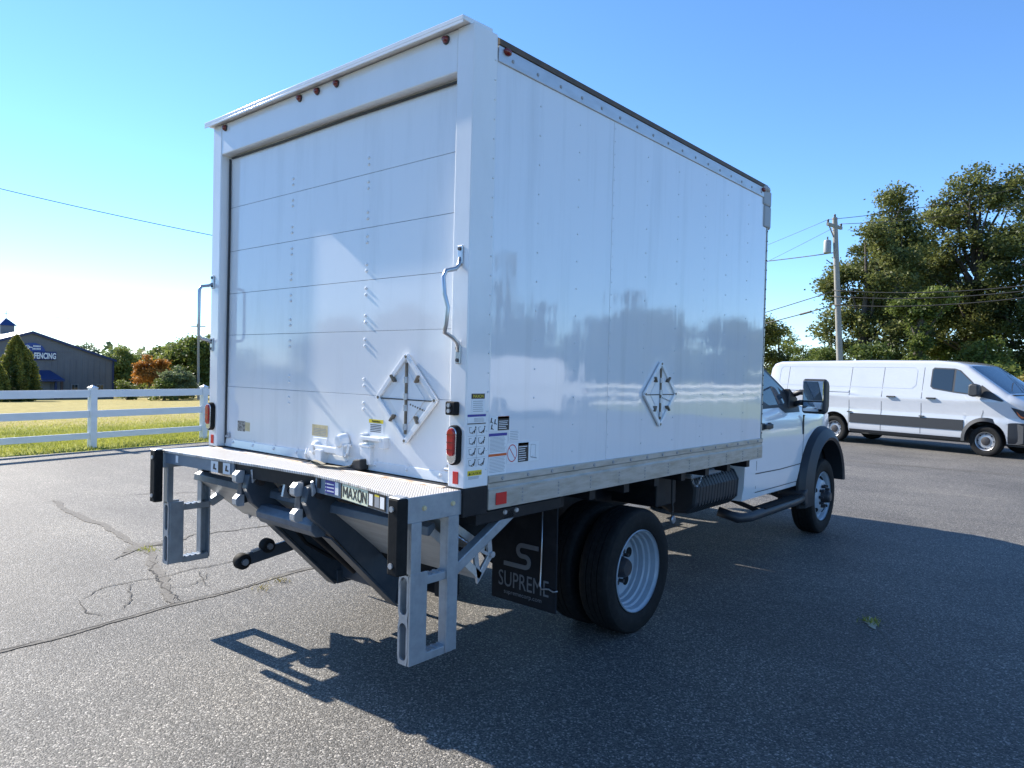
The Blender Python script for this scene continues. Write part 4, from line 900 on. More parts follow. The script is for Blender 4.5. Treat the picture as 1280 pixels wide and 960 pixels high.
# fuel tank, exhaust stub, chain and padlock under the body
ft = MB(); prof = [(.60, .60), (.72, .545), (.88, .56), (.955, .63), (.965, .78), (.92, .86), (.78, .885), (.62, .87)]
ft.prism(prof, 1, 2.92, 3.74); ft = ft.build('fuel_tank', 'black_plastic', T, .03)
rb = MB()
for k in range(14):
    y = 2.98+k*.055; rb.frame([(x*1.003, z*1.0015 if z > .7 else z*.997) for x, z in prof], [(x*.99, z) for x, z in prof], 1, y, y+.022)
rb.build('tank_ribs', 'black_plastic', ft)
MB().beam((.98, 2.70, .905), (1.03, 3.12, .925), .10, .05, (1, 0, 0)).build('filler_shield', 'fascia_paint', T, .012)
ch = MB(); ca = [Vector((1.06, 2.62+.19*t, .915-.085*math.sin(PI*t))) for t in np.linspace(0, 1, 13)]
for i, (a, b) in enumerate(zip(ca[:-1], ca[1:])):
    m_ = (a+b)/2; d_ = (b-a).normalized(); sd_ = Vector((1, 0, 0)) if i % 2 else d_.cross(Vector((1, 0, 0)))
    ch.tube([m_+d_*.012*math.cos(t)+sd_*.007*math.sin(t) for t in np.linspace(0, 2*PI, 9)], .0026, 5)
ch.build('chain', 'steel_rod', T, kind='stuff')
pk = MB().lathe([(.0, -.012), (.026, -.012), (.030, -.008), (.030, .008), (.026, .012), (.0, .012)], (1.0, 2.46, .60), 0, 18).build('padlock', 'steel_rod', T, smooth=30)
MB().tube([(1.0, 2.447, .62), (1.0, 2.447, .655), (1.0, 2.46, .67), (1.0, 2.473, .655), (1.0, 2.473, .62)], .004, 6).build('shackle', 'hub_dark', pk, smooth='all')
MB().tube([(1.0, 2.46, .665), (.99, 2.46, .75), (.99, 2.46, .93)], .009, 6).build('lock_rod', 'black_steel', pk)
MB().box(.56, .95, 2.30, 2.60, .70, .92).build('battery_box', 'black_steel', T, .01)

# ------------------------------------------------------------------ cargo van
VA = math.atan2(-.28, .96)
VAN = thing('cargo_van', 'long white cargo van with dark side stripe parked behind the truck cab', 'van', (1.33, 18.07, 0), VA, local=True)
def van_top(x):
    P = [(-5.92, 1.55), (-5.88, 2.0), (-5.80, 2.10), (-5.6, 2.16), (-3, 2.20), (-1.2, 2.19), (-.75, 2.15), (-.50, 2.08), (.42, 1.43), (.50, 1.39), (.86, 1.20), (.97, 1.05), (1.0, .95)]
    return float(np.interp(x, [p[0] for p in P], [p[1] for p in P]))
def van_w(z, x):
    a = float(np.interp(z, [.30, .38, .52, .80, .90, 1.10, 1.26, 1.33, 1.42, 2.05, 2.2], [.95, .985, .99, .985, .968, .976, .99, .968, .955, .835, .79]))
    if x > .1: a *= 1-.16*((x-.1)/.9)**2
    if x < -5.6: a *= 1-.05*((-5.6-x)/.3)**2
    return a
VR = .43
def van_bot(x):
    for c in (0, -3.75):
        d = abs(x-c)
        if d < VR: return max(.38+math.sqrt(VR*VR-d*d)*1.0, .32)
    return .32
vx = [-5.92, -5.90, -5.88, -5.84, -5.8, -5.7, -5.6, -5, -4.4, -3, -2, -1.2, -.9, -.75, -.6, -.5, .46, .5, .6, .7, .8, .86, .92, .97, .99, 1.0]
for c in (0, -3.75): vx += [c-VR-.001, c+VR+.001]+list(c+VR*np.cos(np.linspace(.1, PI-.1, 16)))
rows = []
for x in sorted(vx):
    h = section(x, van_top(x), van_bot(x), van_w, .10, 30); rows.append([(x, y, z) for y, z in h]+[(x, -y, z) for y, z in h[::-1][1:]])
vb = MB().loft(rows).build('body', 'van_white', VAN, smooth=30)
def vpoly(poly, off, m, nm, par=vb, th=.01, side=-1):
    P = [(x, side*(van_w(z, x)+off), z) for x, z in poly]; k = len(P)
    mb = MB(); mb.add(P+[(x, y-side*th, z) for x, y, z in P], [tuple(range(k)), tuple(range(k, 2*k))[::-1]]+[(i, (i+1) % k, k+(i+1) % k, k+i) for i in range(k)]); return mb.build(nm, m, par)
def vline(pts, wd=.012, off=.002, m='seam_dark', nm='shut_line'):
    rows = []
    for i, (x, z) in enumerate(pts):
        p_, q_ = pts[max(i-1, 0)], pts[min(i+1, len(pts)-1)]; dx, dz = q_[0]-p_[0], q_[1]-p_[1]; l_ = math.hypot(dx, dz) or 1; a, b = -dz/l_*wd/2, dx/l_*wd/2
        rows.append([(x+a, -(van_w(z+b, x)+off), z+b), (x-a, -(van_w(z-b, x)+off), z-b)])
    return MB().loft(rows, False).build(nm, m, vb, fix=False)
zz = [2.02, 1.7, 1.36, 1.28, .95, .81, .80, .53, .52, .40]
for x in (-5.25, -3.33, -2.45, -1.45): vline([(x, z) for z in zz])
vline([(-.06, 1.32), (-.06, 1.0), (-.10, .86)]); 
# raised frames of the stamped panels and the slide rail
def vframe(x0, x1, z0, z1):
    c = .08; pts = [(x0+c, z1), (x1-c, z1), (x1, z1-c), (x1, z0+c), (x1-c, z0), (x0+c, z0), (x0, z0+c), (x0, z1-c), (x0+c, z1)]
    vline(pts, .016, .004, 'van_white', 'panel_bead')
vframe(-5.55, -1.62, 1.50, 2.02)
vpoly([(-5.2, 1.345), (-3.35, 1.345), (-3.35, 1.39), (-5.2, 1.39)], .012, 'van_white', 'slide_rail', th=.03)
vline([(-5.2, 1.34), (-3.35, 1.34)], .012, .004)
for x0, x1 in ((-5.85, -4.20), (-3.30, -.47)): vpoly([(x0, .55), (x1, .55), (x1, .80), (x0, .80)], .012, 'charcoal_plastic', 'side_moulding', th=.02)
for x0, x1 in ((-5.85, -4.20), (-3.30, -.47)): vpoly([(x0, .31), (x1, .31), (x1, .385), (x0, .385)], .004, 'black_plastic', 'sill_trim')
gl = [(-1.27, 1.56), (-1.20, 1.50), (-.72, 1.43), (-.28, 1.385), (-.10, 1.37), (-.16, 1.52), (-.40, 1.76), (-.62, 1.96), (-.75, 2.0), (-1.22, 2.02), (-1.27, 1.97)]
vpoly(gl, .006, 'black_plastic', 'window_surround')
vpoly([(-1.24, 1.56), (-1.18, 1.525), (-.76, 1.46), (-.76, 1.975), (-1.21, 1.99), (-1.24, 1.96)], .010, 'glass_dark', 'side_window')
vpoly([(-.71, 1.455), (-.28, 1.41), (-.18, 1.53), (-.42, 1.745), (-.63, 1.94), (-.71, 1.965)], .010, 'glass_cab', 'side_window')
vpoly([(-.28, 1.385), (.32, 1.26), (.36, 1.28), (-.12, 1.62)], .012, 'black_plastic', 'mirror_base')
mr = MB().prism([(-.30, 1.38), (-.20, 1.35), (-.06, 1.38), (-.08, 1.62), (-.22, 1.66), (-.29, 1.62)], 1, -1.22, -1.02).build('wing_mirror', 'black_plastic', VAN, .04, seg=3)
MB().prism([(-.30, 1.38), (-.20, 1.35), (-.06, 1.38), (-.08, 1.62), (-.22, 1.66), (-.29, 1.62)], 1, 1.02, 1.22).build('wing_mirror', 'black_plastic', VAN, .04, seg=3)
for x in (-2.30, -1.32): MB().box(x, x+.22, -1.035, -.985, 1.255, 1.295).build('door_handle', 'black_plastic', vb, .012)
for x in (-3.36, -1.48): MB().box(x, x+.12, -1.02, -.985, .815, .845).build('door_hinge', 'black_plastic', vb, .006)
mb = MB(); rws = []
for x in np.linspace(-.46, .40, 7):
    zt = van_top(x); w0 = van_w(zt-.1, x)-.06; rws.append([(x, w0*k, zt+.012+.018*(1-k*k)*.6-.02*abs(k)**6) for k in np.linspace(-1, 1, 9)])
mb.loft(rws, False).build('windscreen', 'glass_cab', vb, smooth='all')
MB().tube([(.34, -.55, 1.50), (.20, -.2, 1.61), (.10, .1, 1.69)], .010, 6).build('wiper', 'black_plastic', vb)
MB().box(.38, .50, -.80, .80, 1.395, 1.425).build('cowl', 'black_plastic', vb, .01)
box('vent', 'black_plastic', vb, .60, .78, -.52, -.30, 1.30, 1.345)
for s in (-1, 1):
    vpoly([(.50, 1.14), (.66, 1.10), (.86, 1.02), (.93, .92), (.90, .86), (.70, .88), (.62, .96)], .012, 'charcoal_plastic', 'headlamp', th=.05, side=s)
    vpoly([(.60, 1.06), (.68, .96), (.78, .92), (.70, .91), (.64, .96)], .016, 'amber', 'turn_lamp', th=.05, side=s)
    vpoly([(.74, 1.02), (.86, .99), (.90, .93), (.78, .93)], .016, 'lamp_clear', 'headlamp_lens', th=.05, side=s)
    rows = []
    for t in np.linspace(math.radians(-8), math.radians(188), 24):
        c_, s_ = math.cos(t), math.sin(t); r0, r1 = VR-.01, VR+.075
        rows.append([(r0*c_, s*.93, .38+r0*s_), (r0*c_, s*1.035*(1-.10*max(0, c_)), .38+r0*s_), (r1*c_, s*1.012*(1-.12*max(0, c_)), .38+r1*s_), (r1*c_, s*.93, .38+r1*s_)])
    MB().loft(rows, False).build('wheel_arch', 'charcoal_plastic', vb, smooth=True)
fb = MB(); rws = []
for k in np.linspace(-1, 1, 13):
    xx_ = 1.06-.30*abs(k)**3; rws.append([(xx_-.10, .98*k, .33), (xx_, .97*k, .36), (xx_, .97*k, .74), (xx_-.10, .96*k, .78), (xx_-.35, .9*k, .74), (xx_-.35, .9*k, .33), (xx_-.10, .98*k, .33)])
fb.loft(rws).build('bumper', 'charcoal_plastic', VAN, smooth=35)
for s in (-1, 1):
    rws = []
    for x in np.linspace(.46, 1.0, 9):
        z1 = .80-.02*max(0, .55-x)/.09; rws.append([(x, s*(van_w(z, x)+.022), z) for z in np.linspace(.33, z1, 7)]+[(x, s*(van_w(z1, x)-.03), z1), (x, s*(van_w(.33, x)-.03), .33), (x, s*(van_w(.33, x)+.022), .33)])
    MB().loft(rws).build('bumper_corner', 'charcoal_plastic', vb, smooth=35)
box('grille', 'black_plastic', VAN, .93, 1.03, -.55, .55, .82, 1.04, bevel=.02)
box('underbody', 'black_plastic', VAN, -5.6, .7, -.78, .78, .26, .60)
for c in (0, -3.75):
    for s in (-1, 1):
        wh = MB().lathe([(r, a) for r, a in tyre_prof(.22, .345, .205)], (c, s*.87, .345), 1, 40).build('tyre', 'rubber', VAN, smooth=30)
        MB().lathe([(r, s*a) for r, a in [(.212, .10), (.214, .09), (.20, .08), (.19, .03), (.175, .045), (.15, .062), (.12, .06), (.08, .07), (.0, .07)]], (c, s*.87, .345), 1, 36).build('rim', 'wheel_silver', wh, smooth=25)
        MB().lathe([(.0, s*.088), (.05, s*.088), (.09, s*.078), (.10, s*.066)], (c, s*.87, .345), 1, 20).build('hub_cap', 'hub_dark', wh, smooth=True)
        for k in range(8):
            t = 2*PI*k/8; p_ = Vector((c+.162*math.cos(t), s*.925, .345+.162*math.sin(t))); MB().cyl(p_-Vector((0, s*.02, 0)), p_+Vector((0, s*.006, 0)), .017, n=8).build('rim_slot', 'rubber', wh)
# a second white van on the far side of the lot, seen only as a reflection in the truck's side
V2 = copy_tree(VAN); V2.location = (15.5, 19.5, 0); V2.rotation_euler.z = math.radians(95); tag(V2, 'white van mirrored as a pale block in the truck side panel', 'van')

# ------------------------------------------------------------------ fences
def fence(name, label, p0, step, n, rails, post=.127, h=1.17):
    d = Vector((*step, 0)); L_ = d.length; dn = d.normalized(); sd_ = Vector((-dn.y, dn.x, 0)); base = Vector((*p0, 0)); F_ = thing(name, label, 'fence', p0+(0,), group='white rail fences')
    gz = lambda p: float(ground_z(np.array(p.x), np.array(p.y)))+.03 if p.x < 0 else 0
    for i in range(n):
        p = base+d*i; z = gz(p)
        mb = MB().beam(p+Vector((0, 0, z-.1)), p+Vector((0, 0, z+h-.03)), post, post, dn); o = mb.build('post', 'vinyl_white', F_, .006)
        q = [p+dn*a*(post/2+.012)+sd_*b*(post/2+.012)+Vector((0, 0, z+h-.032+c)) for c in (0, .018) for a, b in ((-1, -1), (1, -1), (1, 1), (-1, 1))]+[p+Vector((0, 0, z+h+.035))]
        MB().add(q, [(3, 2, 1, 0)]+[(k, (k+1) % 4, 4+(k+1) % 4, 4+k) for k in range(4)]+[(4+k, 4+(k+1) % 4, 8) for k in range(4)]).build('post_cap', 'vinyl_white', o, .003)
        if i < n-1:
            p2 = base+d*(i+1); z2 = gz(p2)
            for r0, r1 in rails:
                zc = (r0+r1)/2
                MB().beam(p+dn*post*.5+Vector((0, 0, z+zc)), p2-dn*post*.5+Vector((0, 0, z2+zc)), .038, r1-r0, sd_).build('rail', 'vinyl_white', F_, .004)
    return F_
R3 = ((.96, 1.11), (.56, .70), (.14, .26))
fence('rail_fence', 'white three-rail vinyl fence along the grass left of the truck', (-10.48, -4.52), (-.54, 2.54), 12, R3)
fence('rail_fence', 'white rail fence mirrored in the truck side panel', (18.6, -6), (.03, 2.5), 26, R3)

# ------------------------------------------------------------------ metal building
B = thing('metal_building', 'grey metal barn-roofed building with blue trim and sign beyond the field', 'building', (-117, 31.9, -4.2))
bx0, yR, yL, yC, zE, zP, zb_ = -117., 43., 20.8, 31.9, 1.86, 5.62, -4.3
MB().prism([(yL, zb_), (yR, zb_), (yR, zE), (yC, zP), (yL, zE)], 0, bx0-45, bx0).build('wall', 'siding', B)
rf = MB()
for a, b in (((yL-.5, zE-.17), (yC, zP)), ((yC, zP), (yR+.3, zE-.1))):
    rf.prism([(a[0], a[1]+.02), (b[0], b[1]+.02), (b[0], b[1]+.22), (a[0], a[1]+.22)], 0, bx0-45.4, bx0+.35)
rf = rf.build('roof', 'roof_pale', B)
fa = MB()
for a, b in (((yL-.5, zE-.30), (yC, zP-.13)), ((yC, zP-.13), (yR+.3, zE-.23))): fa.prism([(a[0], a[1]), (b[0], b[1]), (b[0], b[1]+.37), (a[0], a[1]+.37)], 0, bx0+.36, bx0+.42)
fa.build('fascia', 'trim_blue', rf)
cu = MB().box(bx0-13.2, bx0-11.4, yC-.9, yC+.9, zP-.6, zP+1.3).build('cupola', 'siding', B)
MB().add([(bx0-13.5, yC-1.2, zP+1.3), (bx0-11.1, yC-1.2, zP+1.3), (bx0-11.1, yC+1.2, zP+1.3), (bx0-13.5, yC+1.2, zP+1.3), (bx0-12.3, yC, zP+2.5)], [(3, 2, 1, 0), (0, 1, 4), (1, 2, 4), (2, 3, 4), (3, 0, 4)]).build('cupola_roof', 'roof_blue', cu)
MB().cyl((bx0-12.3, yC, zP+2.4), (bx0-12.3, yC, zP+3.6), .05, n=6).beam((bx0-12.3, yC-.5, zP+3.2), (bx0-12.3, yC+.5, zP+3.2), .05, .05).build('weather_vane', 'trim_blue', cu)
box('corner_trim', 'trim_blue', B, bx0+.01, bx0+.06, yR-.22, yR+.03, zb_, zE)
rb = MB()
for k in range(27): rb.box(bx0, bx0+.03, yL+.5+k*.82, yL+.56+k*.82, zb_, zE+.02+max(0, 0))
rb.build('siding_ribs', 'siding', B, kind='stuff')
box('belt_trim', 'siding', B, bx0, bx0+.05, yC-7.6, yC+7.6, 2.95, 3.05)
def bw(u, v):
    d = at(u, v, 1)-Vector(CAM); t = (bx0-CAM[0])/d.x; return Vector(CAM)+d*t
for u0, u1, v0, v1 in ((89.5, 97, 481, 490), (121, 129, 481.5, 490)):
    a = bw(u0, v1); b = bw(u1, v0); wn = box('window', 'door_grey', B, bx0+.0, bx0+.08, a.y-.12, b.y+.12, a.z-.12, b.z+.12)
    for k in range(2):
        y0 = a.y+(b.y-a.y)*k*.5; box('pane', 'glass_dark', wn, bx0+.081, bx0+.10, y0+.04, y0+(b.y-a.y)*.5-.04, a.z, b.z)
a = bw(47, 474); b = bw(74, 463)
cn = MB().prism([(bx0+.02, b.z+.4), (bx0+2.6, a.z), (bx0+2.6, a.z-.25), (bx0+.02, a.z-.25)], 1, a.y-.5, b.y-.4)
cn = MB(); y0, y1 = a.y-.5, b.y
cn.add([(bx0+.02, y0, a.z), (bx0+2.6, y0, a.z), (bx0+2.6, y1, a.z), (bx0+.02, y1, a.z), (bx0+.02, y0+.2, b.z), (bx0+.02, y1-1.2, b.z)], [(0, 3, 2, 1), (0, 1, 4), (1, 2, 5, 4), (2, 3, 5), (0, 4, 5, 3)])
cn.box(bx0+.02, bx0+2.55, y0+.05, y1-.05, a.z-.25, a.z-.01)
cn = cn.build('canopy', 'roof_blue', B)
for u, m_ in ((63.5, 'trim_blue'), (71, 'brick_brown')):
    p_ = bw(u, 480); box('canopy_post', m_, cn, bx0+1.9, bx0+2.2, p_.y-.13, p_.y+.13, zb_, a.z-.26)
box('door', 'door_grey', B, bx0+.02, bx0+.08, bw(48, 480).y, bw(62, 480).y, zb_, bw(50, 477).z)
c_ = bw(40, 439.5); ry = abs(bw(56, 439).y-c_.y); rz_ = abs(bw(40, 450.5).z-c_.z)
el = [(c_.y+ry*math.cos(t), c_.z+rz_*math.sin(t)) for t in np.linspace(0, 2*PI, 36, endpoint=False)]
sg = MB().prism(el, 0, bx0+.06, bx0+.22).build('sign', 'sign_blue', B)
a = bw(24, 449); b = bw(70.2, 440)
MB().box(bx0+.10, bx0+.32, a.y, b.y, a.z, b.z).build('sign_board', 'sign_navy', sg, .12)
t0 = bw(33.5, 448.0); text('lettering', '& FENCING', 'sign_white', sg, (b.z-a.z)*1.0, (bx0+.325, bw(35.5, 448).y, a.z+.17), (0, 1, 0), U_, depth=.02, bold=.03, width=abs(bw(69, 445).y-bw(35.5, 445).y))
for v, u0, u1 in ((432.6, 41, 50.5), (435.9, 40, 50.5)):
    p_, q_ = bw(u0, v), bw(u1, v); k = 6
    mb = MB()
    for i in range(k): mb.box(bx0+.222, bx0+.24, p_.y+(q_.y-p_.y)*i/k, p_.y+(q_.y-p_.y)*(i+.72)/k, p_.z-.11, p_.z+.11)
    mb.build('small_lettering', 'sign_white', sg, kind='stuff')
p_, q_ = bw(33.5, 433.5), bw(40, 434.3); MB().beam((bx0+.24, p_.y, p_.z), (bx0+.24, q_.y, q_.z), .02, .12).lathe([(.22, -.01), (.30, 0), (.22, .01)], (bx0+.24, p_.y, p_.z-.02), 0, 12, True).build('sign_emblem', 'sign_white', sg)

# ------------------------------------------------------------------ trees
def limb(mb, a, b, r0, r1, n=5, wob=.12, seg=6):
    a = Vector(a); b = Vector(b); L_ = (b-a).length; pts = []
    for i in range(seg+1):
        t = i/seg; p = a.lerp(b, t); p.z += .10*L_*math.sin(PI*t)*.4
        if 0 < i < seg: p += Vector((random.uniform(-1, 1), random.uniform(-1, 1), random.uniform(-.5, .5)))*wob*L_*.35
        pts.append(p)
    mb.tube(pts, [r0+(r1-r0)*i/seg for i in range(seg+1)], n); return pts
def tree(name, label, base, h, lobes, leafm, nleaf, size, cl=(.45, .9), ncl=90, trunk_r=.22, trunk_h=.35, group=None, cat='tree', hollow=.35, spread=1.0, up=.5, bark='bark', nlimb=16):
    """lobes: (dx, dy, z, rx, ry, rz) ellipsoids relative to base; foliage clumps fill them unevenly"""
    base = Vector(base); t = thing(name, label, cat, base, group=group); B_ = np.array(base)
    vol = np.array([l[3]*l[4]*l[5] for l in lobes])**.75; vol /= vol.sum(); C, R_l = [], []
    for l, frac in zip(lobes, vol):
        k = max(4, int(round(ncl*frac))); d = RNG.normal(size=(k, 3)); d /= np.linalg.norm(d, axis=1)[:, None]; rr = RNG.uniform(hollow, 1.0, k)**.6
        C.append(np.array(l[:3])+d*rr[:, None]*np.array(l[3:])); R_l.append(RNG.uniform(cl[0], cl[1], k))
    C = np.concatenate(C); R_c = np.concatenate(R_l); wts = R_c**2; cnt = np.maximum(6, (nleaf*wts/wts.sum()).astype(int)); P, tn = [], []
    for c, r, k in zip(C, R_c, cnt):
        d = RNG.normal(size=(k, 3)); d /= np.linalg.norm(d, axis=1)[:, None]; rr = r*RNG.uniform(.15, 1, k)**.5*(1+.25*RNG.normal(size=k))
        P.append(c+d*rr[:, None]*np.array([1.15, 1.15, .75])); tn.append(np.clip(RNG.uniform(.1, .75)+RNG.normal(0, .17, k), 0, 1))
    P = np.concatenate(P)+B_; tn = np.concatenate(tn); v, f = leaves(P, size, up, aspect=.62)
    fast_mesh('crown', v, f, leafm, t, tn)
    tm = MB(); tops = [base+Vector((0, 0, -.3)), base+Vector((random.uniform(-.1, .1), random.uniform(-.1, .1), h*trunk_h*.5)), base+Vector((random.uniform(-.2, .2), random.uniform(-.2, .2), h*trunk_h)), base+Vector((random.uniform(-.3, .3), random.uniform(-.3, .3), h*.62)), base+Vector((random.uniform(-.3, .3), random.uniform(-.3, .3), h*.86))]
    tm.tube(tops, [trunk_r*1.25, trunk_r, trunk_r*.85, trunk_r*.5, trunk_r*.15], 9)
    idx = RNG.permutation(len(C))[:nlimb]
    for i in idx:
        tgt = Vector(C[i])+base; zf = min(max((tgt.z-base.z)*.62, h*trunk_h*.6), h*.8); k = zf/h
        a = base.lerp(base+Vector((0, 0, h)), k); limb(tm, a, tgt, trunk_r*.38, trunk_r*.07)
    tm.build('trunk', bark, t, smooth=True, fix=False)
    return t
def lobes_round(h, r, n, seed, low=.28):
    rg = np.random.default_rng(seed); out = [(0, 0, h*.62, r*.62, r*.62, h*.28)]
    for k in range(n):
        a = 2*PI*k/n+rg.uniform(-.4, .4); z = h*rg.uniform(low, .82); q = r*rg.uniform(.35, .75)*(1.15-z/h*.55)
        out.append((q*math.cos(a), q*math.sin(a), z, r*rg.uniform(.28, .48), r*rg.uniform(.28, .48), h*rg.uniform(.09, .17)))
    return out
# big oaks at the right, behind the van
def spot(u, d, zg=-.03): p = at(u, 470, d); return (p.x, p.y, zg)
def ztop(v, u, d): return at(u, v, d).z
g_r = 'tall trees behind the white van'
tree('oak_tree', 'dark leafy tree just right of the utility pole', spot(1078, 37), 10.4, [(0, 0, 8.2, 1.3, 1.3, 2.0), (-1.1, .2, 6.2, 1.4, 1.5, 1.8), (1.2, 0, 6.8, 1.4, 1.5, 2.0), (-1.0, 0, 4.1, 1.7, 1.6, 1.3), (1.0, .2, 4.3, 1.6, 1.6, 1.4), (.3, 0, 2.6, 2.2, 2, 1.1)], 'leaf_olive', 26000, .17, (.35, .75), 95, .20, group=g_r, nlimb=24)
tree('oak_tree', 'slender tall tree whose crown rises behind the vine-covered trunk', spot(1112, 41), 13.0, [(0, 0, 11.4, .9, .9, 1.5), (-.1, 0, 10.0, 1.2, 1.2, 1.2), (.2, 0, 9.2, 1.5, 1.3, 1.0), (-.5, 0, 8.4, 1.6, 1.5, 1.6), (.9, .3, 7.4, 1.6, 1.7, 1.6), (-.3, 0, 5.6, 1.9, 1.9, 1.2)], 'leaf_olive', 27000, .17, (.35, .8), 95, .20, group=g_r, nlimb=24)
tree('oak_tree', 'tallest spreading tree at the right edge above the van cab', spot(1215, 42), 14.2, [(0, 0, 12.6, 1.7, 1.6, 1.4), (-1.9, 0, 11.2, 1.6, 1.6, 1.3), (1.9, .2, 12.3, 1.5, 1.6, 1.5), (-2.6, .3, 8.8, 1.8, 1.8, 1.5), (.2, 0, 9.8, 2.0, 1.9, 1.4), (2.4, 0, 9.4, 1.9, 1.8, 1.6), (-1.4, 0, 6.6, 2.0, 1.8, 1.1), (1.6, -.3, 6.5, 2.3, 1.9, 1.3), (0, 0, 4.3, 3.0, 2.2, 1.3), (1.5, 0, 2.4, 2.6, 2, 1.2)], 'leaf_olive', 52000, .18, (.4, .9), 190, .34, group=g_r, nlimb=44)
tree('oak_tree', 'broad dark tree cut by the right edge of the picture', spot(1305, 38), 12.3, [(0, 0, 10.4, 1.8, 1.6, 1.6), (-1.5, 0, 8.2, 1.6, 1.6, 1.5), (1.4, 0, 8.2, 1.8, 1.7, 1.5), (-1.2, 0, 5.2, 1.9, 1.7, 1.6), (1.4, 0, 5.0, 2.0, 1.7, 1.6), (-.6, 0, 2.6, 2.2, 1.8, 1.4)], 'leaf_dark', 30000, .18, (.4, .85), 120, .28, group=g_r, nlimb=26)
tree('oak_tree', 'far dark tree filling the gap behind the tallest one', spot(1172, 50), 11.5, [(0, 0, 8.8, 2.2, 1.8, 1.8), (-1.6, 0, 6.2, 2, 1.8, 1.6), (1.8, 0, 6.0, 2.2, 1.8, 1.7), (0, 0, 3.4, 3.2, 2.2, 1.7)], 'leaf_dark', 22000, .20, (.45, .9), 90, .26, group=g_r, nlimb=20)
tree('oak_tree', 'green tree filling the gap between the slender and the tallest tree', spot(1150, 45), 11.5, [(0, 0, 9.3, 1.6, 1.5, 1.5), (-1.3, 0, 7.6, 1.7, 1.6, 1.4), (1.3, 0, 7.4, 1.7, 1.6, 1.5), (0, 0, 5.2, 2.4, 2, 1.5), (.3, 0, 3, 2.6, 2, 1.4)], 'leaf_green', 26000, .18, (.4, .85), 110, .24, group=g_r, nlimb=24)
tree('vine_tree', 'trunk wrapped in bright green vines behind the middle of the van', spot(1146, 33.5), 6.6, [(0, 0, 1.6, .55, .55, 1.5), (.05, 0, 3.4, .50, .5, 1.3), (.2, 0, 4.9, .7, .7, .9), (.9, 0, 5.4, .7, .6, .5), (-.7, 0, 5.0, .7, .6, .5)], 'leaf_green', 9000, .15, (.22, .42), 60, .20, trunk_h=.8, hollow=.2, nlimb=10)
for u, d, h, r, m_, nm, lb in ((1030, 36, 4.2, 1.5, 'leaf_green', 'bush', 'green bush at the foot of the utility pole'), (1092, 33, 3.9, 1.5, 'leaf_green', 'bush', 'rounded sunlit green bush left of the vine-covered trunk'), (1196, 33, 2.9, 1.5, 'leaf_olive', 'bush', 'low olive bush behind the van driver window'),
                        (1248, 31, 2.7, 1.3, 'leaf_light', 'bush', 'light green bush above the van windscreen'), (1278, 27, 2.0, 1.1, 'leaf_gold', 'bush', 'golden dry bush at the right edge beyond the van bonnet'), (1225, 35, 4.1, 1.2, 'leaf_light', 'bush', 'tall pale green shrub between the dark trees'), (1305, 29, 2.6, 1.4, 'leaf_light', 'bush', 'pale bush mostly outside the right edge'),
                        (1010, 46, 4.2, 1.8, 'leaf_green', 'bush', 'far green bush left of the utility pole'), (1165, 37, 3.2, 1.6, 'leaf_green', 'bush', 'green bush right of the vine-covered trunk')):
    tree(nm, lb, spot(u, d), h, lobes_round(h, r, 7, int(u), .12), m_, int(5200*r), .15, (.25, .5), 55, .06, group='bushes behind the van', cat='bush', nlimb=10, hollow=.2)
tree('oak_tree', 'loose airy tree seen between the truck box and the pole', spot(975, 62), 7.4, lobes_round(6.6, 2.3, 8, 5, .15), 'leaf_light', 5000, .20, (.3, .6), 50, .14, nlimb=24)
tree('oak_tree', 'thin tree rising behind the van roof near the truck corner', spot(952, 55), 7.6, lobes_round(7, 2.2, 8, 9, .2), 'leaf_olive', 6000, .22, (.35, .7), 55, .14, nlimb=20)
# trees beyond the field on the left
def lspot(u, d):
    p = at(u, 480, d); return (p.x, p.y, float(ground_z(np.array(p.x), np.array(p.y))))
def ltree(u, d, vtop, r, m_, nm, lb, nl, seed, size=.4, low=.2, ncl=60, cl=(.6, 1.2), cat='tree', lobes=None):
    b = lspot(u, d); h = at(u, vtop, d).z-b[2]
    tree(nm, lb, b, h, lobes_round(h*1.06, r, 9, seed, low), m_, nl, size, cl, ncl, .18, cat=cat, nlimb=14, group='trees beyond the field' if nm == 'field_tree' else None, hollow=.2)
def cone_tree(u, d, vtop, r, label, n):
    b = Vector(lspot(u, d)); h = at(u, vtop, d).z-b.z; t = thing('columnar_tree', label, 'tree', b, group='columnar trees before the building')
    th = RNG.uniform(0, 2*PI, n); z = RNG.uniform(.02, 1, n)**1.15
    prof = np.interp(z, [0, .12, .35, .6, .8, .93, 1], [.78, .95, 1, .80, .50, .24, .03])
    flame = 1+.12*np.sin(th*7+z*4)+.09*np.sin(th*13-z*9+1)+.06*np.sin(th*3+z*21)     # upright plumes give the uneven outline
    q = r*prof*flame*RNG.uniform(.55, 1, n)**.35*(1+.05*RNG.normal(size=n)); hz = h*z*(1+.05*np.sin(th*5+2)+.04*np.sin(th*9))
    P = np.stack([b.x+q*np.cos(th), b.y+q*np.sin(th), b.z+hz], 1); v, f = leaves(P, .24, .2)
    fast_mesh('crown', v, f, 'leaf_hedge', t, np.clip(.22+.25*np.sin(th*7+z*4)+.45*z*z+RNG.normal(0, .15, n), 0, 1))
    MB().cyl(b-Vector((0, 0, .3)), b+Vector((0, 0, h*.8)), .16, .03, 8).build('trunk', 'bark', t)
cone_tree(21, 84, 424, 2.1, 'tall yellow-tipped cone-shaped tree in front of the grey building', 26000)
cone_tree(-5, 80, 452, 1.3, 'small cone-shaped tree at the left edge before the building', 6000)
ltree(187, 92, 440, 2.2, 'leaf_orange', 'autumn_tree', 'orange autumn tree beyond the field', 14000, 4, .28, .15, ncl=110, cl=(.35, .7))
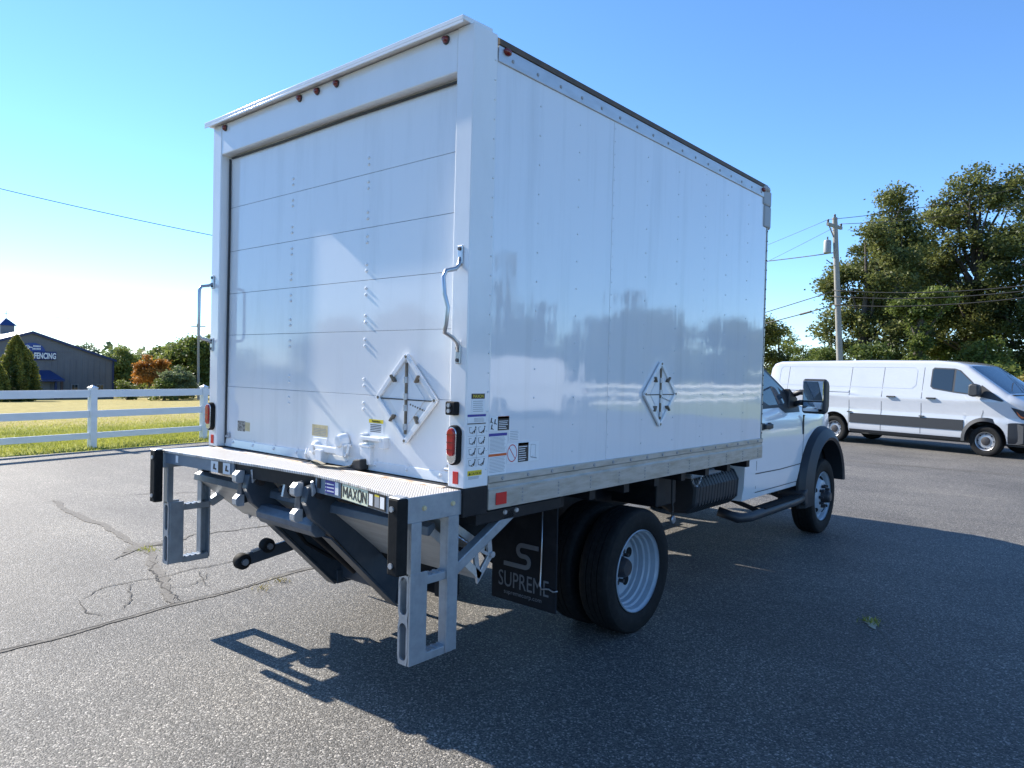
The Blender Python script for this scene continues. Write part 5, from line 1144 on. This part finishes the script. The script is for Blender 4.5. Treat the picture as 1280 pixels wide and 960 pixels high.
for i, (u, d, v, r, m_, lb) in enumerate(((92, 150, 429, 5, 'leaf_grey', 'hazy tree just above the building roof slope'), (118, 150, 432, 5, 'leaf_grey', 'hazy tree over the low end of the building roof'), (146, 135, 431, 4.6, 'leaf_light', 'green tree at the building right corner'), (165, 140, 434, 4.5, 'leaf_light', 'green tree left of the orange tree'),
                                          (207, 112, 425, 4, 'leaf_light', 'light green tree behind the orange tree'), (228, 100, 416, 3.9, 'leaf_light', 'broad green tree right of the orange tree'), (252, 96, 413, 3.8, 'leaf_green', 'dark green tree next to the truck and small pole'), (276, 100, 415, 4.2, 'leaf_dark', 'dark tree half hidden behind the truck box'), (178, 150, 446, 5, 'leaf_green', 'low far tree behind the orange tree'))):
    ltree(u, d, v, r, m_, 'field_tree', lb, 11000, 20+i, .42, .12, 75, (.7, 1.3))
ltree(222, 86, 457, 2.2, 'leaf_grey', 'silver_shrub', 'grey-green shrub right of the orange tree', 7000, 41, .26, .1, 70, (.4, .7), 'bush')
for u, d, v in ((205, 84, 474), (160, 95, 476)): ltree(u, d, v, 1.6, 'leaf_light', 'field_bush', 'low yellow-green bush at the foot of the orange tree' if u > 200 else 'low yellow-green bush beside the building corner', 3000, int(u), .24, .1, 40, (.3, .6), 'bush')
# far-off wood closing the horizon all round
n = 52000; a = RNG.uniform(0, 2*PI, n); rr = RNG.uniform(235, 290, n); hh = 7.5+2.5*np.sin(a*23)+1.8*np.sin(a*57+1)+1.2*np.sin(a*131)+np.sin(a*311)
xx, yy = rr*np.cos(a), rr*np.sin(a); gz = ground_z(xx, yy); zz_ = gz+np.clip(hh, 3, 14)*RNG.uniform(0, 1, n)**.8
P = np.stack([xx, yy, zz_], 1); v, f = leaves(P, 1.9, .4, aspect=.8)
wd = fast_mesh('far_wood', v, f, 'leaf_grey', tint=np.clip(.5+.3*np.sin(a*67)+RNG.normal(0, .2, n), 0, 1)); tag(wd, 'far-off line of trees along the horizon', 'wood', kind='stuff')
# evergreens behind the mirrored fence, and trees behind the camera, seen as reflections
def pine_lobes(h, r): return [(0, 0, h*(.10+.88*k/10), r*(1-k/10.6)+.1, r*(1-k/10.6)+.1, h*.07) for k in range(11)]
pine = tree('conifer', 'second evergreen from the left mirrored in the truck side panel', (23.5, 22.5, 0), 6.2, pine_lobes(6.2, 1.25), 'leaf_dark', 9000, .24, (.25, .45), 110, .12, group='evergreens mirrored in the truck side', nlimb=8)
for x, y, s_ in ((23.8, 26, 1.15), (24, 29.4, .9), (23.4, 33, .8), (23.9, 36.2, .85), (24.2, 39, 1.05), (23.6, 18.5, 1.1)):
    c = copy_tree(pine); c.location = (x, y, 0); c.scale = (s_, s_, s_*random.uniform(.9, 1.1)); c.rotation_euler.z = random.uniform(0, 6)
    c['label'] = '%s evergreen from the left mirrored in the truck side panel' % {18.5: 'first', 26: 'third', 29.4: 'fourth', 33: 'fifth', 36.2: 'sixth', 39: 'seventh'}[y]
rt = tree('shade_tree', 'broad tree mirrored faintly in the truck side panel', (36, 58, 0), 9, lobes_round(9, 4, 9, 77, .15), 'leaf_olive', 12000, .36, (.6, 1.2), 80, .25, group='trees mirrored in the truck', nlimb=12)
for x, y, s_ in ((34, 50, .85), (37, 66, 1.1), (33, 75, 1.05), (36, 85, 1.1), (35, 95, 1.2), (38, 44, .8)):
    c = copy_tree(rt); c.location = (x, y, 0); c.scale = (s_, s_, s_); c.rotation_euler.z = random.uniform(0, 6)
for i, (x, y, s_) in enumerate(((-55, -48, 1.3), (-46, -50, 1.15), (-37, -46, 1.25), (-64, -46, 1.2), (-28, -52, 1.2), (-19, -50, 1.15))):
    c = copy_tree(rt); c.location = (x, y, float(ground_z(np.array(x), np.array(y)))); c.scale = (s_, s_, s_); c.rotation_euler.z = random.uniform(0, 6); c['label'] = 'broad tree mirrored faintly in the roll-up door'; c['group'] = 'trees mirrored in the door'

# ------------------------------------------------------------------ poles and wires
def pole(name, label, u, vtop, d, lean_px, r, zg, arms):
    top = at(u, vtop, d); b = at(u+lean_px, 470, d); k = (zg-top.z)/(b.z-top.z); base = top+(b-top)*k
    P_ = thing(name, label, 'utility pole', base)
    MB().cyl(base-Vector((0, 0, .4)), top, r, r*.72, 14).build('mast', 'wood_pole', P_, smooth=True); return P_, base, top
P1, b1, t1 = pole('utility_pole', 'weathered wooden utility pole with transformer behind the van', 1043.5, 272, 30, 7.5, .14, -.03, 1)
right = Vector((_r[0], _r[1], 0)).normalized(); fwd = Vector((_f[0], _f[1], 0)).normalized(); adir = (right*.75+fwd*.65).normalized()
ca = t1-Vector((0, 0, .35))
MB().beam(ca-adir*.62, ca+adir*.62, .10, .12).build('cross_arm', 'wood_pole', P1, .005)
MB().beam(ca-adir*.5+Vector((0, 0, -.02)), ca+Vector((0, 0, -.5)), .04, .04).build('arm_brace', 'wood_pole', P1)
for k in (-.58, 0, .58):
    c_ = ca+adir*k+Vector((0, 0, .06 if k else .36)); MB().lathe([(.02, 0), (.05, .03), (.035, .06), (.05, .09), (.03, .13)], c_, 2, 10).build('insulator', 'hub_dark', P1)
tc_ = t1-Vector((0, 0, 1.2))-right*.27; tf = MB().lathe([(.0, -.28), (.13, -.28), (.15, -.25), (.15, .2), (.13, .25), (.05, .28), (.0, .28)], tc_, 2, 18).build('transformer', 'transformer_grey', P1, smooth=30)
MB().cyl(tc_+Vector((0, 0, .26)), tc_+Vector((0, 0, .40)), .03, n=8).build('bushing', 'hub_dark', tf)
MB().tube([t1-Vector((0, 0, 1.9))-right*.08, t1-Vector((0, 0, 1.75))-right*.3], .02, 6).build('bracket', 'hub_dark', P1)
P2, b2, t2 = pole('utility_pole', 'small distant utility pole next to the left rear corner of the truck', 248, 403, 90, 0, .16, float(ground_z(np.array(-84.), np.array(40.))), 1)
MB().beam(t2-right*.9-Vector((0, 0, .5)), t2+right*.9-Vector((0, 0, .5)), .12, .12).build('cross_arm', 'wood_pole', P2)
MB().lathe([(.0, 0), (.2, 0), (.2, .3), (.0, .35)], t2-Vector((0, 0, .55)), 2, 10).build('insulator', 'hub_dark', P2)
P3, b3, t3 = pole('utility_pole', 'thin grey pole behind the left of the nearer pole, in the bushes', 1038.5, 412, 44, 2, .10, -.03, 1)
P4, b4, t4 = pole('radio_mast', 'hair-thin mast rising over the trees right of the building', 143.5, 413, 140, 0, .06, -4.2, 1)
def wire(a, b, sag, label, r=.012, n=24):
    a = Vector(a); b = Vector(b); pts = [a.lerp(b, t)-Vector((0, 0, sag*4*t*(1-t))) for t in np.linspace(0, 1, n)]
    o = MB().tube(pts, r, 5).build('overhead_wire', 'wire_black', smooth='all'); return tag(o, label, 'wire', 'overhead wires')
wire(at(-40, 226, 40), at(560, 345, 44), .35, 'single overhead wire crossing the left sky to the truck', .022)
wl = Vector((-42, 40, 0))
tgt = lambda u, v, d: at(u, v, d)
wire(t1-Vector((0, 0, 1.45)), tgt(700, 330, 52), .5, 'overhead wire meeting the pole at its transformer from the left', .020)
wire(t1-Vector((0, 0, 3.05)), tgt(700, 455, 60), .3, 'upper of two low wires left of the near pole', .022)
wire(t1-Vector((0, 0, 3.65)), tgt(700, 462, 60), .2, 'lower of two low wires left of the near pole', .024)
_a = t1-Vector((0, 0, 3.65)); _b = tgt(700, 462, 60); p_ = _a.lerp(_b, .040)-Vector((0, 0, .2*4*.040*.96)); q_ = _a.lerp(_b, .062)-Vector((0, 0, .2*4*.062*.938)); o = MB().tube([p_, q_], .05, 8).build('splice_case', 'wire_black'); tag(o, 'short black splice case on the low wire by the pole', 'splice case')
for k in (-.58, .58):
    wire(ca+adir*k+Vector((0, 0, .18)), at(1420, 196+30*(k > 0), 24), .3, 'thin top wire running right from the pole %s arm end' % ('near' if k < 0 else 'far'), .012)
    wire(ca+adir*k+Vector((0, 0, .18)), at(760, 372+40*(k > 0), 70), .4, 'faint top wire running left from the pole %s arm end' % ('near' if k < 0 else 'far'), .009)
for k, (v, z) in enumerate(((337, 3.0), (343, 3.25), (350, 3.6))):
    wire(t1-Vector((0, 0, z)), at(1420, v, 23), .35, ('highest', 'middle', 'lowest')[k]+' of three thick wires running right from the pole', .020)
for k, (v0, v1, d) in enumerate(((386, 408, 120), (394, 414, 120))):
    wire(at(-60, v0, d), at(420, v1, d*.9), .8, ('higher', 'lower')[k]+' faint wire far off above the grey building', .02)
wire(t2-right*.9-Vector((0, 0, .4)), at(-60, 372, 80), .9, 'faint wire leaving the small left pole above the field', .016)
